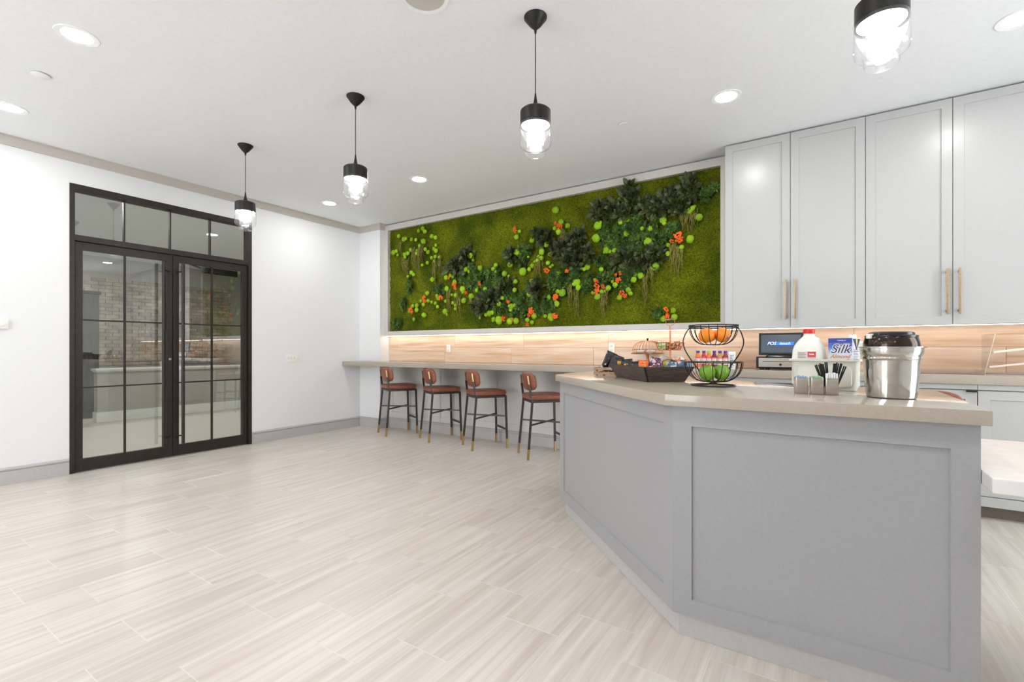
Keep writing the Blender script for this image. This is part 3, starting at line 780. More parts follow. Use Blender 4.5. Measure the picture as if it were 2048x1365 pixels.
FINE_LEAF_AREAS = [(-3.558,1.973,.144,.112),(-3.36,1.988,.125,.094),(-3.187,1.942,.092,.077),(-3.478,1.856,.127,.063),(-3.206,1.836,.139,.077),(-3.263,1.669,.14,.093),(-4.001,1.877,.067,.067),(-4.112,1.818,.084,.05),(-4.556,1.909,.061,.122),(-4.678,1.714,.071,.08),(-4.803,1.417,.063,.063),(-3.807,2.06,.082,.082),(-2.789,2.086,.118,.089),(-2.772,2.173,.074,.074),(-2.948,1.726,.105,.075),(-2.772,1.774,.089,.059),(-2.807,1.643,.104,.104),(-2.948,1.486,.09,.045),(-2.602,1.617,.116,.102),(-3.131,1.554,.092,.061),(-2.807,1.51,.089,.089),(-2.454,1.537,.071,.086),(-2.552,1.484,.072,.058),(-2.405,1.819,.071,.085),(-1.778,2.287,.093,.08),(-1.628,2.228,.104,.104),(-1.495,2.21,.103,.103),(-1.521,2.342,.077,.064),(-1.392,2.31,.089,.063),(-1.366,2.142,.101,.076),(-1.709,2.133,.118,.079),(-1.574,2.091,.104,.078),(-1.495,2.005,.077,.077),(-1.241,2.176,.087,.075),(-1.193,2.219,.074,.062),(-1.291,2.108,.063,.05),(-1.82,1.987,.08,.053),(-2.359,1.844,.085,.099),(-2.391,1.761,.071,.071),(-2.157,1.883,.097,.069),(-2.249,1.807,.084,.07),(-1.993,1.787,.081,.081),(-2.007,1.72,.068,.054),(-1.82,1.827,.08,.067),(-1.849,1.776,.067,.067),(-1.682,1.815,.092,.066),(-1.601,1.783,.065,.078),(-1.574,1.845,.078,.052),(-.844,2.514,.083,.059),(-.85,2.432,.036,.047),(-1.279,1.444,.037,.05),(-1.628,1.707,.078,.052),(-1.508,1.839,.077,.051)]
STRANDS = [(-4.74,2.499,.178),(-4.666,2.331,.265),(-4.604,2.272,.228),(-4.471,2.397,.312),(-4.388,2.388,.31),(-4.337,2.416,.257),(-4.101,2.204,.42),(-4.034,2.23,.25),(-3.871,1.802,.329),(-3.712,1.711,.275),(-3.744,1.745,.211),(-3.498,1.714,.254),(-2.61,2.068,.189),(-2.552,2.091,.217),(-2.288,2.343,.239),(-2.195,1.747,.25),(-2.127,1.687,.345),(-1.842,1.628,.28),(-1.813,1.653,.16),(-1.411,1.78,.317),(-1.36,1.826,.126),(-1.144,2.053,.283),(-1.114,2.049,.355),(-1.085,1.985,.207),(-1.061,2.335,.195),(-1.015,2.328,.194),(-.968,2.332,.204)]
YF = 4.508
moss = thing('moss_wall_art', 'large framed green moss picture with leaves, lime clumps and orange blooms', 'wall art', (-2.86, 4.55, 1.27))
FX0, FX1, FZ0, FZ1 = XS + .001, XC - .002, 1.27, 2.785
IX0, IX1, IZ0, IZ1 = -4.973, -.741, 1.328, 2.712
bm = B()
for a in ((FX0, IX0, FZ0, FZ1), (IX1, FX1, FZ0, FZ1), (IX0, IX1, FZ0, IZ0), (IX0, IX1, IZ1, FZ1)):
    box(bm, a[0], a[1], YF, YF + .07, a[2], a[3])
finish('frame', bm, M_frame, moss, False)
finish('backing', box(B(), FX0 + .01, FX1 - .01, 4.572, YB + .010, FZ0 + .01, FZ1 - .02), M_black, moss, False)

def green_mat(name, c1, c2, rough=.8, rnd=.15, scale=30, bump=.3):
    return noise_mat(name, c1, c2, scale, rough, bump, rnd=rnd, spec=.2, detail=5)
M_moss = bpy.data.materials.new('sheet_moss'); M_moss.use_nodes = True
p = M_moss.node_tree.nodes['Principled BSDF']; p.inputs['Roughness'].default_value = .95; p.inputs['Specular IOR Level'].default_value = .1
g = N(M_moss, 'ShaderNodeNewGeometry')
n1 = N(M_moss, 'ShaderNodeTexNoise', Scale=2.6, Detail=4); L(M_moss, g.outputs['Position'], n1.inputs['Vector'])
n2 = N(M_moss, 'ShaderNodeTexNoise', Scale=70, Detail=5, Roughness=.7); L(M_moss, g.outputs['Position'], n2.inputs['Vector'])
r1 = N(M_moss, 'ShaderNodeValToRGB'); L(M_moss, n1.outputs[0], r1.inputs[0])
r1.color_ramp.elements[0].position = .35; r1.color_ramp.elements[0].color = rgb(74, 90, 18)
r1.color_ramp.elements[1].position = .68; r1.color_ramp.elements[1].color = rgb(120, 128, 26)
r2 = N(M_moss, 'ShaderNodeValToRGB'); L(M_moss, n2.outputs[0], r2.inputs[0])
r2.color_ramp.elements[0].position = .34; r2.color_ramp.elements[0].color = (.26, .28, .16, 1)
r2.color_ramp.elements[1].position = .66; r2.color_ramp.elements[1].color = (1.4, 1.35, 1.1, 1)
mx = N(M_moss, 'ShaderNodeMix', data_type='RGBA', blend_type='MULTIPLY'); mx.inputs[0].default_value = 1
L(M_moss, r1.outputs[0], mx.inputs[6]); L(M_moss, r2.outputs[0], mx.inputs[7]); L(M_moss, mx.outputs[2], p.inputs['Base Color'])
bp = N(M_moss, 'ShaderNodeBump', Strength=.9, Distance=.012); L(M_moss, n2.outputs[0], bp.inputs['Height']); L(M_moss, bp.outputs[0], p.inputs['Normal'])

rnd = random.Random(11)
from mathutils import noise as mnoise
def nz(x, z, s): return mnoise.noise(Vector((x * s, z * s, 3.1)))
bm = B(); nx, nzz = 520, 170
grid = []
for j in range(nzz + 1):
    row = []
    for i in range(nx + 1):
        x = IX0 + (IX1 - IX0) * i / nx; z = IZ0 + (IZ1 - IZ0) * j / nzz
        h = .012 * nz(x, z, 5) + .010 * nz(x, z, 22) + .009 * nz(x, z, 60) + rnd.uniform(-.004, .004)
        row.append(bm.verts.new((x, 4.553 - h, z)))
    grid.append(row)
for j in range(nzz):
    for i in range(nx):
        bm.faces.new((grid[j][i], grid[j][i + 1], grid[j + 1][i + 1], grid[j + 1][i]))
tag(finish('sheet_moss', bm, M_moss, moss, True, 180), kind='stuff')

M_clump = green_mat('lime_pole_moss', rgb(112, 158, 22), rgb(168, 208, 50), .85, .16, 26)
M_bigleaf = noise_mat('dark_glossy_leaf', rgb(30, 38, 18), rgb(66, 74, 38), 14, .40, rnd=.35, spec=.4, isl=1.3)
M_fineleaf = noise_mat('deep_green_leaf', rgb(42, 66, 24), rgb(82, 110, 48), 16, .6, rnd=.3, spec=.2, isl=.9)
M_bloom = noise_mat('orange_bloom', rgb(226, 84, 14), rgb(248, 120, 36), 60, .6, .2, rnd=.08)
M_strand = noise_mat('dried_amaranth', rgb(84, 82, 30), rgb(132, 126, 56), 40, .9, .3, rnd=.12)

def raw(name, bm, m, ang=60):
    """mesh data only, in metres, for shared pieces"""
    bmesh.ops.transform(bm, matrix=Matrix.Scale(K, 4), verts=bm.verts)
    me = bpy.data.meshes.new(name); bm.to_mesh(me); bm.free(); me.materials.append(m); smooth(me, ang); return me
def inst(name, me, parent, x, y, z, s=1, rot=(0, 0, 0)):
    o = bpy.data.objects.new(name, me); COL.objects.link(o); o.parent = parent
    o.location = Vector((x, y, z)) * K - parent.location
    o.rotation_euler = rot; o.scale = (s, s, s) if not isinstance(s, tuple) else s
    return o
def clump_mesh(seed):
    bm = B(); bmesh.ops.create_icosphere(bm, subdivisions=3, radius=1)
    for v in bm.verts:
        d = v.co.normalized()
        f = 1 + .16 * mnoise.noise(d * 1.6 + Vector((seed * 7, 0, 0))) + .10 * mnoise.noise(d * 5 + Vector((0, seed * 5, 0)))
        v.co = Vector((d.x * f, d.y * f * .75, d.z * f))
    return raw('moss_clump', bm, M_clump, 180)
clumps = [clump_mesh(s) for s in range(5)]
for i, (x, z, r) in enumerate(MOSS_CLUMPS):
    inst('moss_clump', clumps[i % 5], moss, x, 4.515 - rnd.uniform(0, .02), z, r * rnd.uniform(.95, 1.1), (rnd.uniform(-.3, .3), rnd.uniform(0, 6.2), rnd.uniform(-.3, .3)))
def bloom_mesh(seed):
    rr = random.Random(seed); bm = B()
    for k in range(16):
        a, q = rr.uniform(0, 6.28), math.sqrt(rr.random()) * .85
        c = Vector((q * math.cos(a), -(.75 * (1 - q * q * .6)) + rr.uniform(-.15, .1), q * math.sin(a)))
        r = bmesh.ops.create_icosphere(bm, subdivisions=2, radius=rr.uniform(.2, .32))
        bmesh.ops.transform(bm, matrix=Matrix.Translation(c), verts=r['verts'])
    return raw('orange_bloom', bm, M_bloom)
blooms = [bloom_mesh(s) for s in range(4)]
for i, (x, z, r) in enumerate(FLOWERS):
    inst('orange_bloom', blooms[i % 4], moss, x, 4.500, z, r * 1.12, (0, rnd.uniform(0, 6.2), 0))

def leaf(bm, base, d, up, l, w, cup=.25):
    """one leaf as a folded pointed oval"""
    d = d.normalized(); s = d.cross(up).normalized(); n = s.cross(d)
    mid = []; lf = []; rt = []
    for t, ww in ((0, .08), (.25, .75), (.55, 1), (.82, .62), (1, .02)):
        c = base + d * (l * t) - n * (cup * l * t * t * .5)
        mid.append(bm.verts.new(c)); e = s * (w * ww / 2)
        lf.append(bm.verts.new(c + e + n * (abs(w) * ww * .18))); rt.append(bm.verts.new(c - e + n * (abs(w) * ww * .18)))
    for i in range(4):
        bm.faces.new((mid[i], mid[i + 1], lf[i + 1], lf[i])); bm.faces.new((rt[i], rt[i + 1], mid[i + 1], mid[i]))
def sprig_mesh(seed, n, l, w, spread, m, name):
    rr = random.Random(seed); bm = B()
    for k in range(n):
        a = 2.4 * k + rr.uniform(-.3, .3); q = (k + .5) / n
        d = Vector((math.cos(a) * (.35 + q), -(1.25 - q * 1.0), math.sin(a) * (.35 + q) + .35))
        leaf(bm, Vector((math.cos(a), -.2 * (1 - q), math.sin(a))) * (spread * .28 * q), d, Vector((rr.uniform(-.3, .3), -1, rr.uniform(-.3, .3))), l * rr.uniform(.75, 1.15), w * rr.uniform(.8, 1.15))
    return raw(name, bm, m)
bigs = [sprig_mesh(s, 9, .078, .042, .08, M_bigleaf, 'leaf_sprig') for s in range(4)]
fines = [sprig_mesh(s + 20, 34, .036, .019, .11, M_fineleaf, 'shrub_sprig') for s in range(4)]
def scatter(areas, meshes, name, dens, y, cap):
    pts = []
    for (x, z, rx, rz) in areas:
        n = max(1, int(PI * rx * rz * dens + .5))
        for k in range(n):
            a, q = rnd.uniform(0, 6.28), math.sqrt(rnd.random())
            pts.append((x + rx * q * math.cos(a), z + rz * q * math.sin(a)))
    rnd.shuffle(pts)
    for i, (x, z) in enumerate(pts[:cap]):
        x = min(max(x, IX0 + .05), IX1 - .05); z = min(max(z, IZ0 + .05), IZ1 - .05)
        inst(name, meshes[i % len(meshes)], moss, x, y - rnd.uniform(0, .03), z, rnd.uniform(.8, 1.25), (rnd.uniform(-.3, .3), rnd.uniform(-1.2, 1.2), rnd.uniform(-.3, .3)))
scatter(BIG_LEAF_AREAS, bigs, 'leaf_sprig', 400, 4.53, 296)
scatter(FINE_LEAF_AREAS, fines, 'shrub_sprig', 330, 4.54, 298)
for x, z, h in STRANDS:
    bm = B()
    for k in range(7):
        dx = rnd.uniform(-.032, .032); l = h * rnd.uniform(.5, 1.0); s0 = rnd.uniform(-.02, .04)
        tube(bm, [(x + dx + .006 * math.sin(q * 1.3 + k), 4.505 - .012 * math.sin(q * .5) - rnd.uniform(0, .006), z + s0 - l * q / 8) for q in range(9)], .0062, 5, r1=.002)
    finish('hanging_strand', bm, M_strand, moss)

# ================================================================== BAR STOOLS
st = thing('bar_stool', 'x', 'bar stool')
def legs():
    for s in (1, -1):
        # rear leg and backrest upright in one bent bar
        bm = B(); pts = [(-.200, s * .168, .105), (-.158, s * .155, .575), (-.186, s * .128, .735)]
        for a, b in zip(pts, pts[1:]): bar(bm, a, b, .020, .020, (1, 0, 0))
        l = finish('rear_leg', bm, M_leg, st, False)
        finish('foot_cap', bar(B(), (-.2094, s * .171, .0005), (-.200, s * .168, .105), .021, .021, (1, 0, 0)), M_brass, l, False)
        finish('back_bracket', bar(B(), (-.186, s * .128, .735), (-.197, s * .117, .822), .019, .014, (1, 0, 0)), M_brass, l, False)
        l = finish('front_leg', bar(B(), (.193, s * .163, .105), (.180, s * .155, .575), .020, .020, (1, 0, 0)), M_leg, st, False)
        finish('foot_cap', bar(B(), (.1955, s * .1645, .0005), (.193, s * .163, .105), .021, .021, (1, 0, 0)), M_brass, l, False)
legs()
bm = B()
for a, b in (((-.16, .155, .568), (.18, .155, .568)), ((-.16, -.155, .568), (.18, -.155, .568)), ((-.16, -.155, .568), (-.16, .155, .568)), ((.18, -.155, .568), (.18, .155, .568))): bar(bm, a, b, .022, .022)
finish('seat_frame', bm, M_leg, st, False)
for s in (1, -1): finish('cross_brace', bar(B(), (-.178, s * .160, .345 + s * .006), (.187, -s * .158, .345 + s * .006), .016, .016), M_leg, st, False)
finish('footrest', bar(B(), (.190, -.158, .205), (.190, .158, .205), .018, .018), M_leg, st, False)
bm = pillow(B(), .385, .360, .030, 6, 56, (.4, .7, .88, .96, 1.0), .017, Matrix.Translation((.008, 0, .608)), 6)
seat = finish('seat', bm, M_leather, st, True, 50)
bp_ = B(); n = 56
pp = []
for k in range(n):
    a = 2 * PI * k / n; c, s = math.cos(a), math.sin(a); r = (abs(c) ** 6 + abs(s) ** 6) ** (-1 / 6)
    pp.append((.008 + c * r * .1935, s * r * .181, .624))
finish('piping', tube(bp_, pp, .0035, 6, True), M_leather, seat)
bm = pillow(B(), .355, .185, .038, 3.6, 56, (.3, .55, .75, .9, .97, 1.0), .008, None, 4)
for v in bm.verts:
    w, h, tt = v.co.x, v.co.y, v.co.z
    v.co = Vector((-.172 + tt + 1.25 * w * w - h * .12, w, .765 + h))
finish('backrest', bm, M_leather, st, True, 50)
STOOLS = [(-4.569, 4.318, 65, 'brown leather bar stool nearest the room corner, first of four at the bar'),
          (-3.842, 4.325, 61, 'brown leather bar stool second from the room corner'),
          (-3.130, 4.258, 56, 'brown leather bar stool third from the room corner'),
          (-2.379, 4.223, 48, 'brown leather bar stool half hidden by the island corner'),
          (.405, 3.37, -125, 'brown leather stool behind the island, only its backrest top showing')]
for i, (x, y, a, lb) in enumerate(STOOLS):
    o = st if i == 0 else dup(st)
    place(o, x, y, 0, math.radians(a)); tag(o, lb, group='brown leather bar stools')

# ================================================================== THINGS ON THE ISLAND
TOP = .9205
# --- dark tapered tray
def rotz(x, y, a): return Matrix.Translation((x, y, 0)) @ Matrix.Rotation(a, 4, 'Z')
TM = rotz(-.735, 2.387, math.radians(131))       # local x along the long side, local -y to the short side
tray = thing('serving_tray', 'dark stained wooden tray with flared sides full of snacks on the island', 'tray', (-.80, 2.62, TOP))
TLn, TSh, TH, FLR = .44, .20, .078, .036
def side(bm, p0, p1, n, h=TH, hump=None):
    """flared board from p0 to p1 (tray floor plan), leaning outward along n"""
    p0, p1, n = Vector(p0), Vector(p1), Vector(n)
    t = .010; m = 16; d = (p1 - p0)
    A = []
    for i in range(m + 1):
        q = i / m
        hh = h
        if hump: hh = h + hump * max(0, math.cos((q - .55) * PI / .5)) ** 1.0 if abs(q - .55) < .25 else h
        s = hh / TH
        base = p0 + d * q
        ext = d.normalized() * FLR * s * (2 * q - 1)
        top = base + n * (FLR * s) + ext
        r = []
        for b, z in ((base, 0.), (top, hh), (top - n * t, hh), (base - n * t, 0.)): r.append(bm.verts.new((b.x, b.y, TOP + z)))
        A.append(r)
    for a, b in zip(A, A[1:]):
        for k in range(4): bm.faces.new((a[k], a[(k + 1) % 4], b[(k + 1) % 4], b[k]))
    bm.faces.new(A[0][::-1]); bm.faces.new(A[-1])
    bmesh.ops.recalc_face_normals(bm, faces=bm.faces)
    return bm
for p0, p1, n, hm in (((0, 0), (TLn, 0), (0, 1), None), ((0, -TSh), (TLn, -TSh), (0, -1), .032), ((0, -TSh), (0, 0), (-1, 0), None), ((TLn, -TSh), (TLn, 0), (1, 0), None)):
    bm = side(B(), p0, p1, n, TH, hm); bmesh.ops.transform(bm, matrix=TM, verts=bm.verts)
    finish('side_board', bm, M_darkwood, tray, False)
finish('bottom', box(B(), .009, TLn - .009, -TSh + .009, -.009, TOP + .001, TOP + .009, 0, TM), M_darkwood, tray, False)

# --- snack packets
def packet_mat(name, base, spots, sc_=40, rough=.3, lo=.5, hi=.56):
    return noise_mat(name, base, spots, sc_, rough, .25, bscale=14, lo=lo, hi=hi, detail=2, dist=.01)
P_black = packet_mat('black_foil', rgb(20, 18, 20), rgb(34, 32, 36), 30)
P_blackw = packet_mat('black_white_foil', rgb(22, 20, 22), rgb(196, 192, 190), 34, lo=.60, hi=.64)
P_purple = packet_mat('plum_foil', rgb(74, 26, 52), rgb(206, 176, 190), 55, lo=.5, hi=.6)
P_orange = packet_mat('orange_foil', rgb(240, 108, 24), rgb(196, 48, 16), 40, lo=.55, hi=.62)
P_teal = packet_mat('slate_blue_foil', rgb(70, 100, 122), rgb(196, 204, 214), 40, lo=.54, hi=.62)
P_green = packet_mat('olive_foil', rgb(150, 150, 50), rgb(196, 170, 90), 40)
P_lilac = packet_mat('pale_blue_foil', rgb(130, 150, 190), rgb(214, 214, 226), 40)
M_gold = noise_mat('gold_print', rgb(214, 160, 40), rgb(232, 182, 66), 20, .35, metal=.3)
M_whiteprint = noise_mat('white_print', rgb(222, 218, 212), rgb(236, 232, 226), 20, .5)
def packet(lb, m, x, y, z, w, h, t, rz, tilt, roll=0, patch=None, grp='snack packets in the dark tray', name='snack_packet'):
    """foil packet standing with its base near z, leaning back by tilt"""
    o = thing(name, lb, 'snack packet', (x, y, z), grp)
    M = Matrix.Translation((x, y, z + h / 2 * math.cos(tilt))) @ Matrix.Rotation(rz, 4, 'Z') @ Matrix.Rotation(roll, 4, 'Y') @ Matrix.Rotation(PI / 2 - tilt, 4, 'X')
    bm = pillow(B(), w, h, t, 7, 36, (.3, .6, .8, .92, 1.0), 0, None, 3)
    for v in bm.verts:
        e = abs(v.co.y) / (h / 2)
        v.co.z *= 1 - .55 * e ** 4
        v.co.z += .004 * mnoise.noise(v.co * 60 + Vector((x * 50, y * 50, 0)))
        v.co.x *= 1 - .05 * (1 - e)
    for s in (1, -1): box(bm, -w * .475, w * .475, s * h * .5 - .004, s * h * .5 + .006, -.0012, .0012)
    bmesh.ops.transform(bm, matrix=M, verts=bm.verts)
    finish('pouch', bm, m, o, True, 40)
    if patch:
        pm, px, py, pw, ph = patch
        bm = pillow(B(), pw, ph, .004, 5, 20, (.6, .9, 1.0), 0, M @ Matrix.Translation((px, py, t * .47)))
        finish('printed_label', bm, pm, o)
    return o
ZT_ = TOP + .012
# plan positions are measured along the tray
def tr(a, b): v = TM @ Vector((a * TLn, -b * TSh, 0)); return v.x, v.y
F0 = math.radians(33)
for lb, m, a, b, dz, w, h, t, rz, ti, ro, pt in (
    ('black snack pouch with a gold patch at the far end of the dark tray', P_black, .98, .07, .034, .058, .064, .024, F0 + .1, .15, .1, (M_gold, -.006, .004, .022, .024)),
    ('black snack pouch with a gold patch, second from the far end of the dark tray', P_black, .83, .20, .020, .066, .072, .026, F0 - .05, .12, -.08, (M_gold, -.012, .004, .024, .022)),
    ('black and white snack pouch standing behind the gold-patched pouches', P_blackw, .86, .66, .004, .062, .080, .026, F0, .15, .1, None),
    ('dark crinkled pouch left of the orange packet in the tray', P_black, .66, .34, .004, .064, .078, .026, F0 - .1, .2, -.12, None),
    ('small dark pouch under the raised rim of the tray', P_blackw, .66, .70, .004, .062, .080, .026, F0 + .2, .2, .1, None),
    ('orange snack packet in the middle of the dark tray', P_orange, .48, .34, .006, .060, .082, .026, F0 + .1, .2, .12, (M_gold, .0, .012, .02, .02)),
    ('black pouch behind the orange packet in the tray', P_black, .48, .72, .004, .062, .080, .024, F0, .2, .1, None),
    ('plum and white patterned packet standing tallest in the tray', P_purple, .28, .50, .008, .070, .098, .030, F0 - .1, .2, .2, (M_whiteprint, .0, .014, .030, .022)),
    ('plum patterned packet at the near corner of the tray', P_purple, .14, .36, .004, .060, .076, .026, F0 + .1, .25, -.2, None),
    ('slate blue packet leaning at the short end of the tray', P_teal, .10, .76, .016, .062, .068, .024, F0 + .1, .15, .1, (M_whiteprint, .0, .010, .026, .018)),
    ('olive green packet behind the slate blue ones in the tray', P_green, .30, .84, .010, .050, .080, .022, F0, .15, -.1, None),
    ('slate blue packet nearest the fruit basket in the tray', P_teal, .03, .98, .046, .050, .042, .020, F0 + .2, .1, -.1, None),
    ('pale blue packet in the tray corner beside the fruit basket', P_lilac, -.02, 1.10, .054, .036, .034, .014, F0 + .2, .1, .1, None)):
    x, y = tr(a, b); packet(lb, m, x, y, ZT_ + dz, w, h, t, rz, ti, ro, pt)

# --- rustic crate with two pouches
CM = rotz(-1.235, 2.865, math.radians(0))
cr = thing('wooden_crate', 'small rustic wooden crate with dark pouches at the island corner', 'crate', (-1.15, 2.93, TOP))
W_, D_, H_ = .19, .15, .05
for z in (.004, .032):
    for a in ((0, W_, 0, .009), (0, W_, D_ - .009, D_), (0, .009, .009, D_ - .009), (W_ - .009, W_, .009, D_ - .009)):
        finish('slat', box(B(), a[0], a[1], a[2], a[3], TOP + z, TOP + z + .018, .0015, CM), M_palewood, cr, False)
for x in (.010, W_ - .022):
    for y in (.0095, D_ - .0215): finish('corner_post', box(B(), x, x + .012, y, y + .012, TOP, TOP + .052, .001, CM), M_palewood, cr, False)
finish('bottom', box(B(), .0095, W_ - .0095, .0095, D_ - .0095, TOP + .006, TOP + .012, 0, CM), M_palewood, cr, False)
bm = box(B(), .015, .11, D_ - .030, D_ - .024, TOP + .013, TOP + .075, .001, CM)
cd = thing('slate_card', 'small dark upright card at the back of the wooden crate', 'card', (-1.18, 2.99, TOP)); finish('board', bm, M_black, cd); finish('face', box(B(), .021, .104, D_ - .0315, D_ - .0302, TOP + .019, TOP + .069, 0, CM), M_steel, cd)
G2 = 'dark pouches in the wooden crate'
packet('tall black and white pouch leaning left in the wooden crate', P_blackw, -1.155, 2.925, TOP + .022, .075, .125, .030, F0 + .1, .12, .42, None, G2, 'snack_pouch')
packet('black pouch leaning in front in the wooden crate', P_black, -1.105, 2.915, TOP + .016, .080, .110, .032, F0 - .1, .2, .38, (M_whiteprint, .005, .02, .03, .018), G2, 'snack_pouch')

# --- two tier wire fruit basket
BX, BY = -.41, 2.31
fb = thing('fruit_basket', 'two-tier black wire fruit basket holding oranges above apples', 'fruit basket', (BX, BY, TOP))
bm = B(); ring(bm, (BX, BY, TOP + .0035), .092, .0033, 44); finish('base_ring', bm, M_black, fb)
def bowl(name, r, z1, z0, r0, nrib, second=None):
    bm = B(); ring(bm, (BX, BY, z1), r, .0026, 44); finish(name + '_rim', bm, M_black, fb)
    if second: bm = B(); ring(bm, (BX, BY, second), r * .985, .0022, 40); finish(name + '_band', bm, M_black, fb)
    bm = B(); ring(bm, (BX, BY, z0), r0, .0028, 24); finish(name + '_foot', bm, M_black, fb)
    for k in range(nrib):
        a = 2 * PI * (k + .5) / nrib; pts = []
        for q in range(9):
            u = q / 8 * PI / 2
            rr = r0 + (r - r0) * math.cos(u) ** .85; zz = z1 - (z1 - z0) * math.sin(u)
            pts.append((BX + rr * math.cos(a), BY + rr * math.sin(a), zz))
        finish('rib', tube(B(), pts, .0017, 5), M_black, fb)
bowl('upper', .104, 1.196, 1.108, .028, 18, 1.186)
bowl('lower', .123, 1.029, .940, .030, 20)
rx, ry = math.cos(yaw), math.sin(yaw)
for s in (1, -1):
    prof = [(.078, 1.194), (.100, 1.178), (.122, 1.150), (.131, 1.120), (.126, 1.090), (.112, 1.060), (.092, 1.028), (.064, .992), (.030, .950), (-.010, .934), (-.038, .926), (-.090, .9245)]
    fx, fy = -ry, rx
    pts = []
    for i, (r, z) in enumerate(prof):
        dpt = -.062 if i < 2 else -.05 * max(0, 1 - i / 6.0)
        pts.append((BX + s * (r * rx) + (-dpt if s < 0 else dpt) * fx * .6, BY + s * (r * ry) + (-dpt if s < 0 else dpt) * fy * .6 + (.004 * s), z))
    # smooth the bend
    fine = []
    for i in range(len(pts) - 1):
        p0 = Vector(pts[max(i - 1, 0)]); p1 = Vector(pts[i]); p2 = Vector(pts[i + 1]); p3 = Vector(pts[min(i + 2, len(pts) - 1)])
        for q in range(4):
            t = q / 4; fine.append(.5 * ((2 * p1) + (p2 - p0) * t + (2 * p0 - 5 * p1 + 4 * p2 - p3) * t * t + (3 * p1 - p0 - 3 * p2 + p3) * t ** 3))
    fine.append(Vector(pts[-1]))
    finish('side_wire', tube(B(), fine, .0027, 7), M_black, fb)
M_orange = noise_mat('orange_peel', rgb(242, 128, 14), rgb(250, 150, 30), 6, .42, .25, bscale=160, dist=.003)
M_apple = noise_mat('green_apple_skin', rgb(92, 140, 26), rgb(122, 166, 46), 9, .25)
M_stem = noise_mat('brown_stem', rgb(92, 70, 40), rgb(110, 84, 50), 30, .7)
def fruit(name, lb, cat, m, dx, dy, z, r, grp):
    """dx to the right of the basket centre, dy away from the viewer side"""
    x = BX + dx * rx - dy * ry; y = BY + dx * ry + dy * rx
    o = thing(name, lb, cat, (x, y, z - r), grp)
    if name == 'apple':
        pr_ = [(0, .86), (.10, .84), (.26, .93), (.52, .94), (.8, .72), (.97, .28), (1, -.05), (.93, -.42), (.72, -.78), (.46, -.94), (.24, -.98), (.10, -.92), (0, -.88)]
        finish('flesh', lathe(B(), [(a * r, b * r) for a, b in pr_], (x, y, z), 28), m, o, True, 80)
        finish('stem', tube(B(), [(x, y, z + .83 * r), (x + .1 * r, y, z + 1.0 * r), (x + .25 * r, y, z + 1.16 * r)], .0022, 6), M_stem, o)
    else:
        bm = B(); bmesh.ops.create_uvsphere(bm, u_segments=28, v_segments=18, radius=r)
        for v in bm.verts: v.co = Vector((v.co.x + x, v.co.y + y, v.co.z * .95 + z))
        finish('peel', bm, m, o, True, 80)
        finish('navel', lathe(B(), [(0, .003), (.004, .002), (.006, -.001)], (x, y, z + .95 * r), 10), M_stem, o)
    return o
fruit('orange', 'orange on the left of the upper wire basket', 'orange', M_orange, -.036, -.012, 1.150, .0345, 'oranges in the upper basket')
o = fruit('orange', 'orange on the right of the upper wire basket, with a small blue sticker', 'orange', M_orange, .036, -.014, 1.152, .0350, 'oranges in the upper basket')
ox, oy = BX + .036 * rx + .014 * ry, BY + .036 * ry - .014 * rx
dv = Vector((.3 * rx + .9 * ry, .3 * ry - .9 * rx, -.45)).normalized()
bm = lathe(B(), [(0, .0008), (.006, .0004), (.0068, -.001)], seg=14)
bmesh.ops.transform(bm, matrix=Matrix.Translation(Vector((ox, oy, 1.152)) + dv * .0345) @ dv.to_track_quat('Z', 'Y').to_matrix().to_4x4(), verts=bm.verts)
finish('sticker', bm, noise_mat('blue_sticker', rgb(70, 96, 150), rgb(90, 116, 170), 20, .4), o)
fruit('orange', 'orange at the back of the upper wire basket, between the front two', 'orange', M_orange, .0, .048, 1.152, .033, 'oranges in the upper basket')
fruit('apple', 'green apple on the left of the lower wire basket', 'apple', M_apple, -.033, -.014, .981, .035, 'green apples in the lower basket')
fruit('apple', 'green apple on the right of the lower wire basket', 'apple', M_apple, .036, -.004, .982, .035, 'green apples in the lower basket')

# --- white tub with milk and carton
UM = rotz(-.106, 2.345, math.radians(-5))
tub = thing('plastic_tub', 'off white rectangular plastic tub holding milk jug and carton on the island', 'tub', (0, 2.43, TOP))
TWd, TD, THt = .234, .190, .126
def rrect(x0, x1, y0, y1, r, n=5):
    o = []
    for cx, cy, a in ((x1 - r, y0 + r, -PI / 2), (x1 - r, y1 - r, 0), (x0 + r, y1 - r, PI / 2), (x0 + r, y0 + r, PI)):
        for k in range(n + 1): o.append((cx + r * math.cos(a + PI / 2 * k / n), cy + r * math.sin(a + PI / 2 * k / n)))
    return o
def loops(bm, L_, M=None, cap0=True, cap1=True):
    rs = [[bm.verts.new((x, y, z)) for x, y in poly] for poly, z in L_]
    for a, b in zip(rs, rs[1:]):
        n = len(a)
        for k in range(n): bm.faces.new((a[k], a[(k + 1) % n], b[(k + 1) % n], b[k]))
    if cap0: bm.faces.new(rs[0][::-1])
    if cap1: bm.faces.new(rs[-1])
    if M is not None: bmesh.ops.transform(bm, matrix=M, verts=[v for r in rs for v in r])
    return bm
w = .006
bm = loops(B(), [(rrect(.008, TWd - .008, .008, TD - .008, .012), TOP), (rrect(0, TWd, 0, TD, .014), TOP + .118), (rrect(-.001, TWd + .001, -.001, TD + .001, .014), TOP + .119),
     (rrect(-.010, TWd + .010, -.010, TD + .010, .018), TOP + .119), (rrect(-.010, TWd + .010, -.010, TD + .010, .018), TOP + THt), (rrect(.001, TWd - .001, .001, TD - .001, .012), TOP + THt),
     (rrect(.012, TWd - .012, .012, TD - .012, .010), TOP + .008)], UM)
finish('shell', bm, M_tub, tub, True, 40)
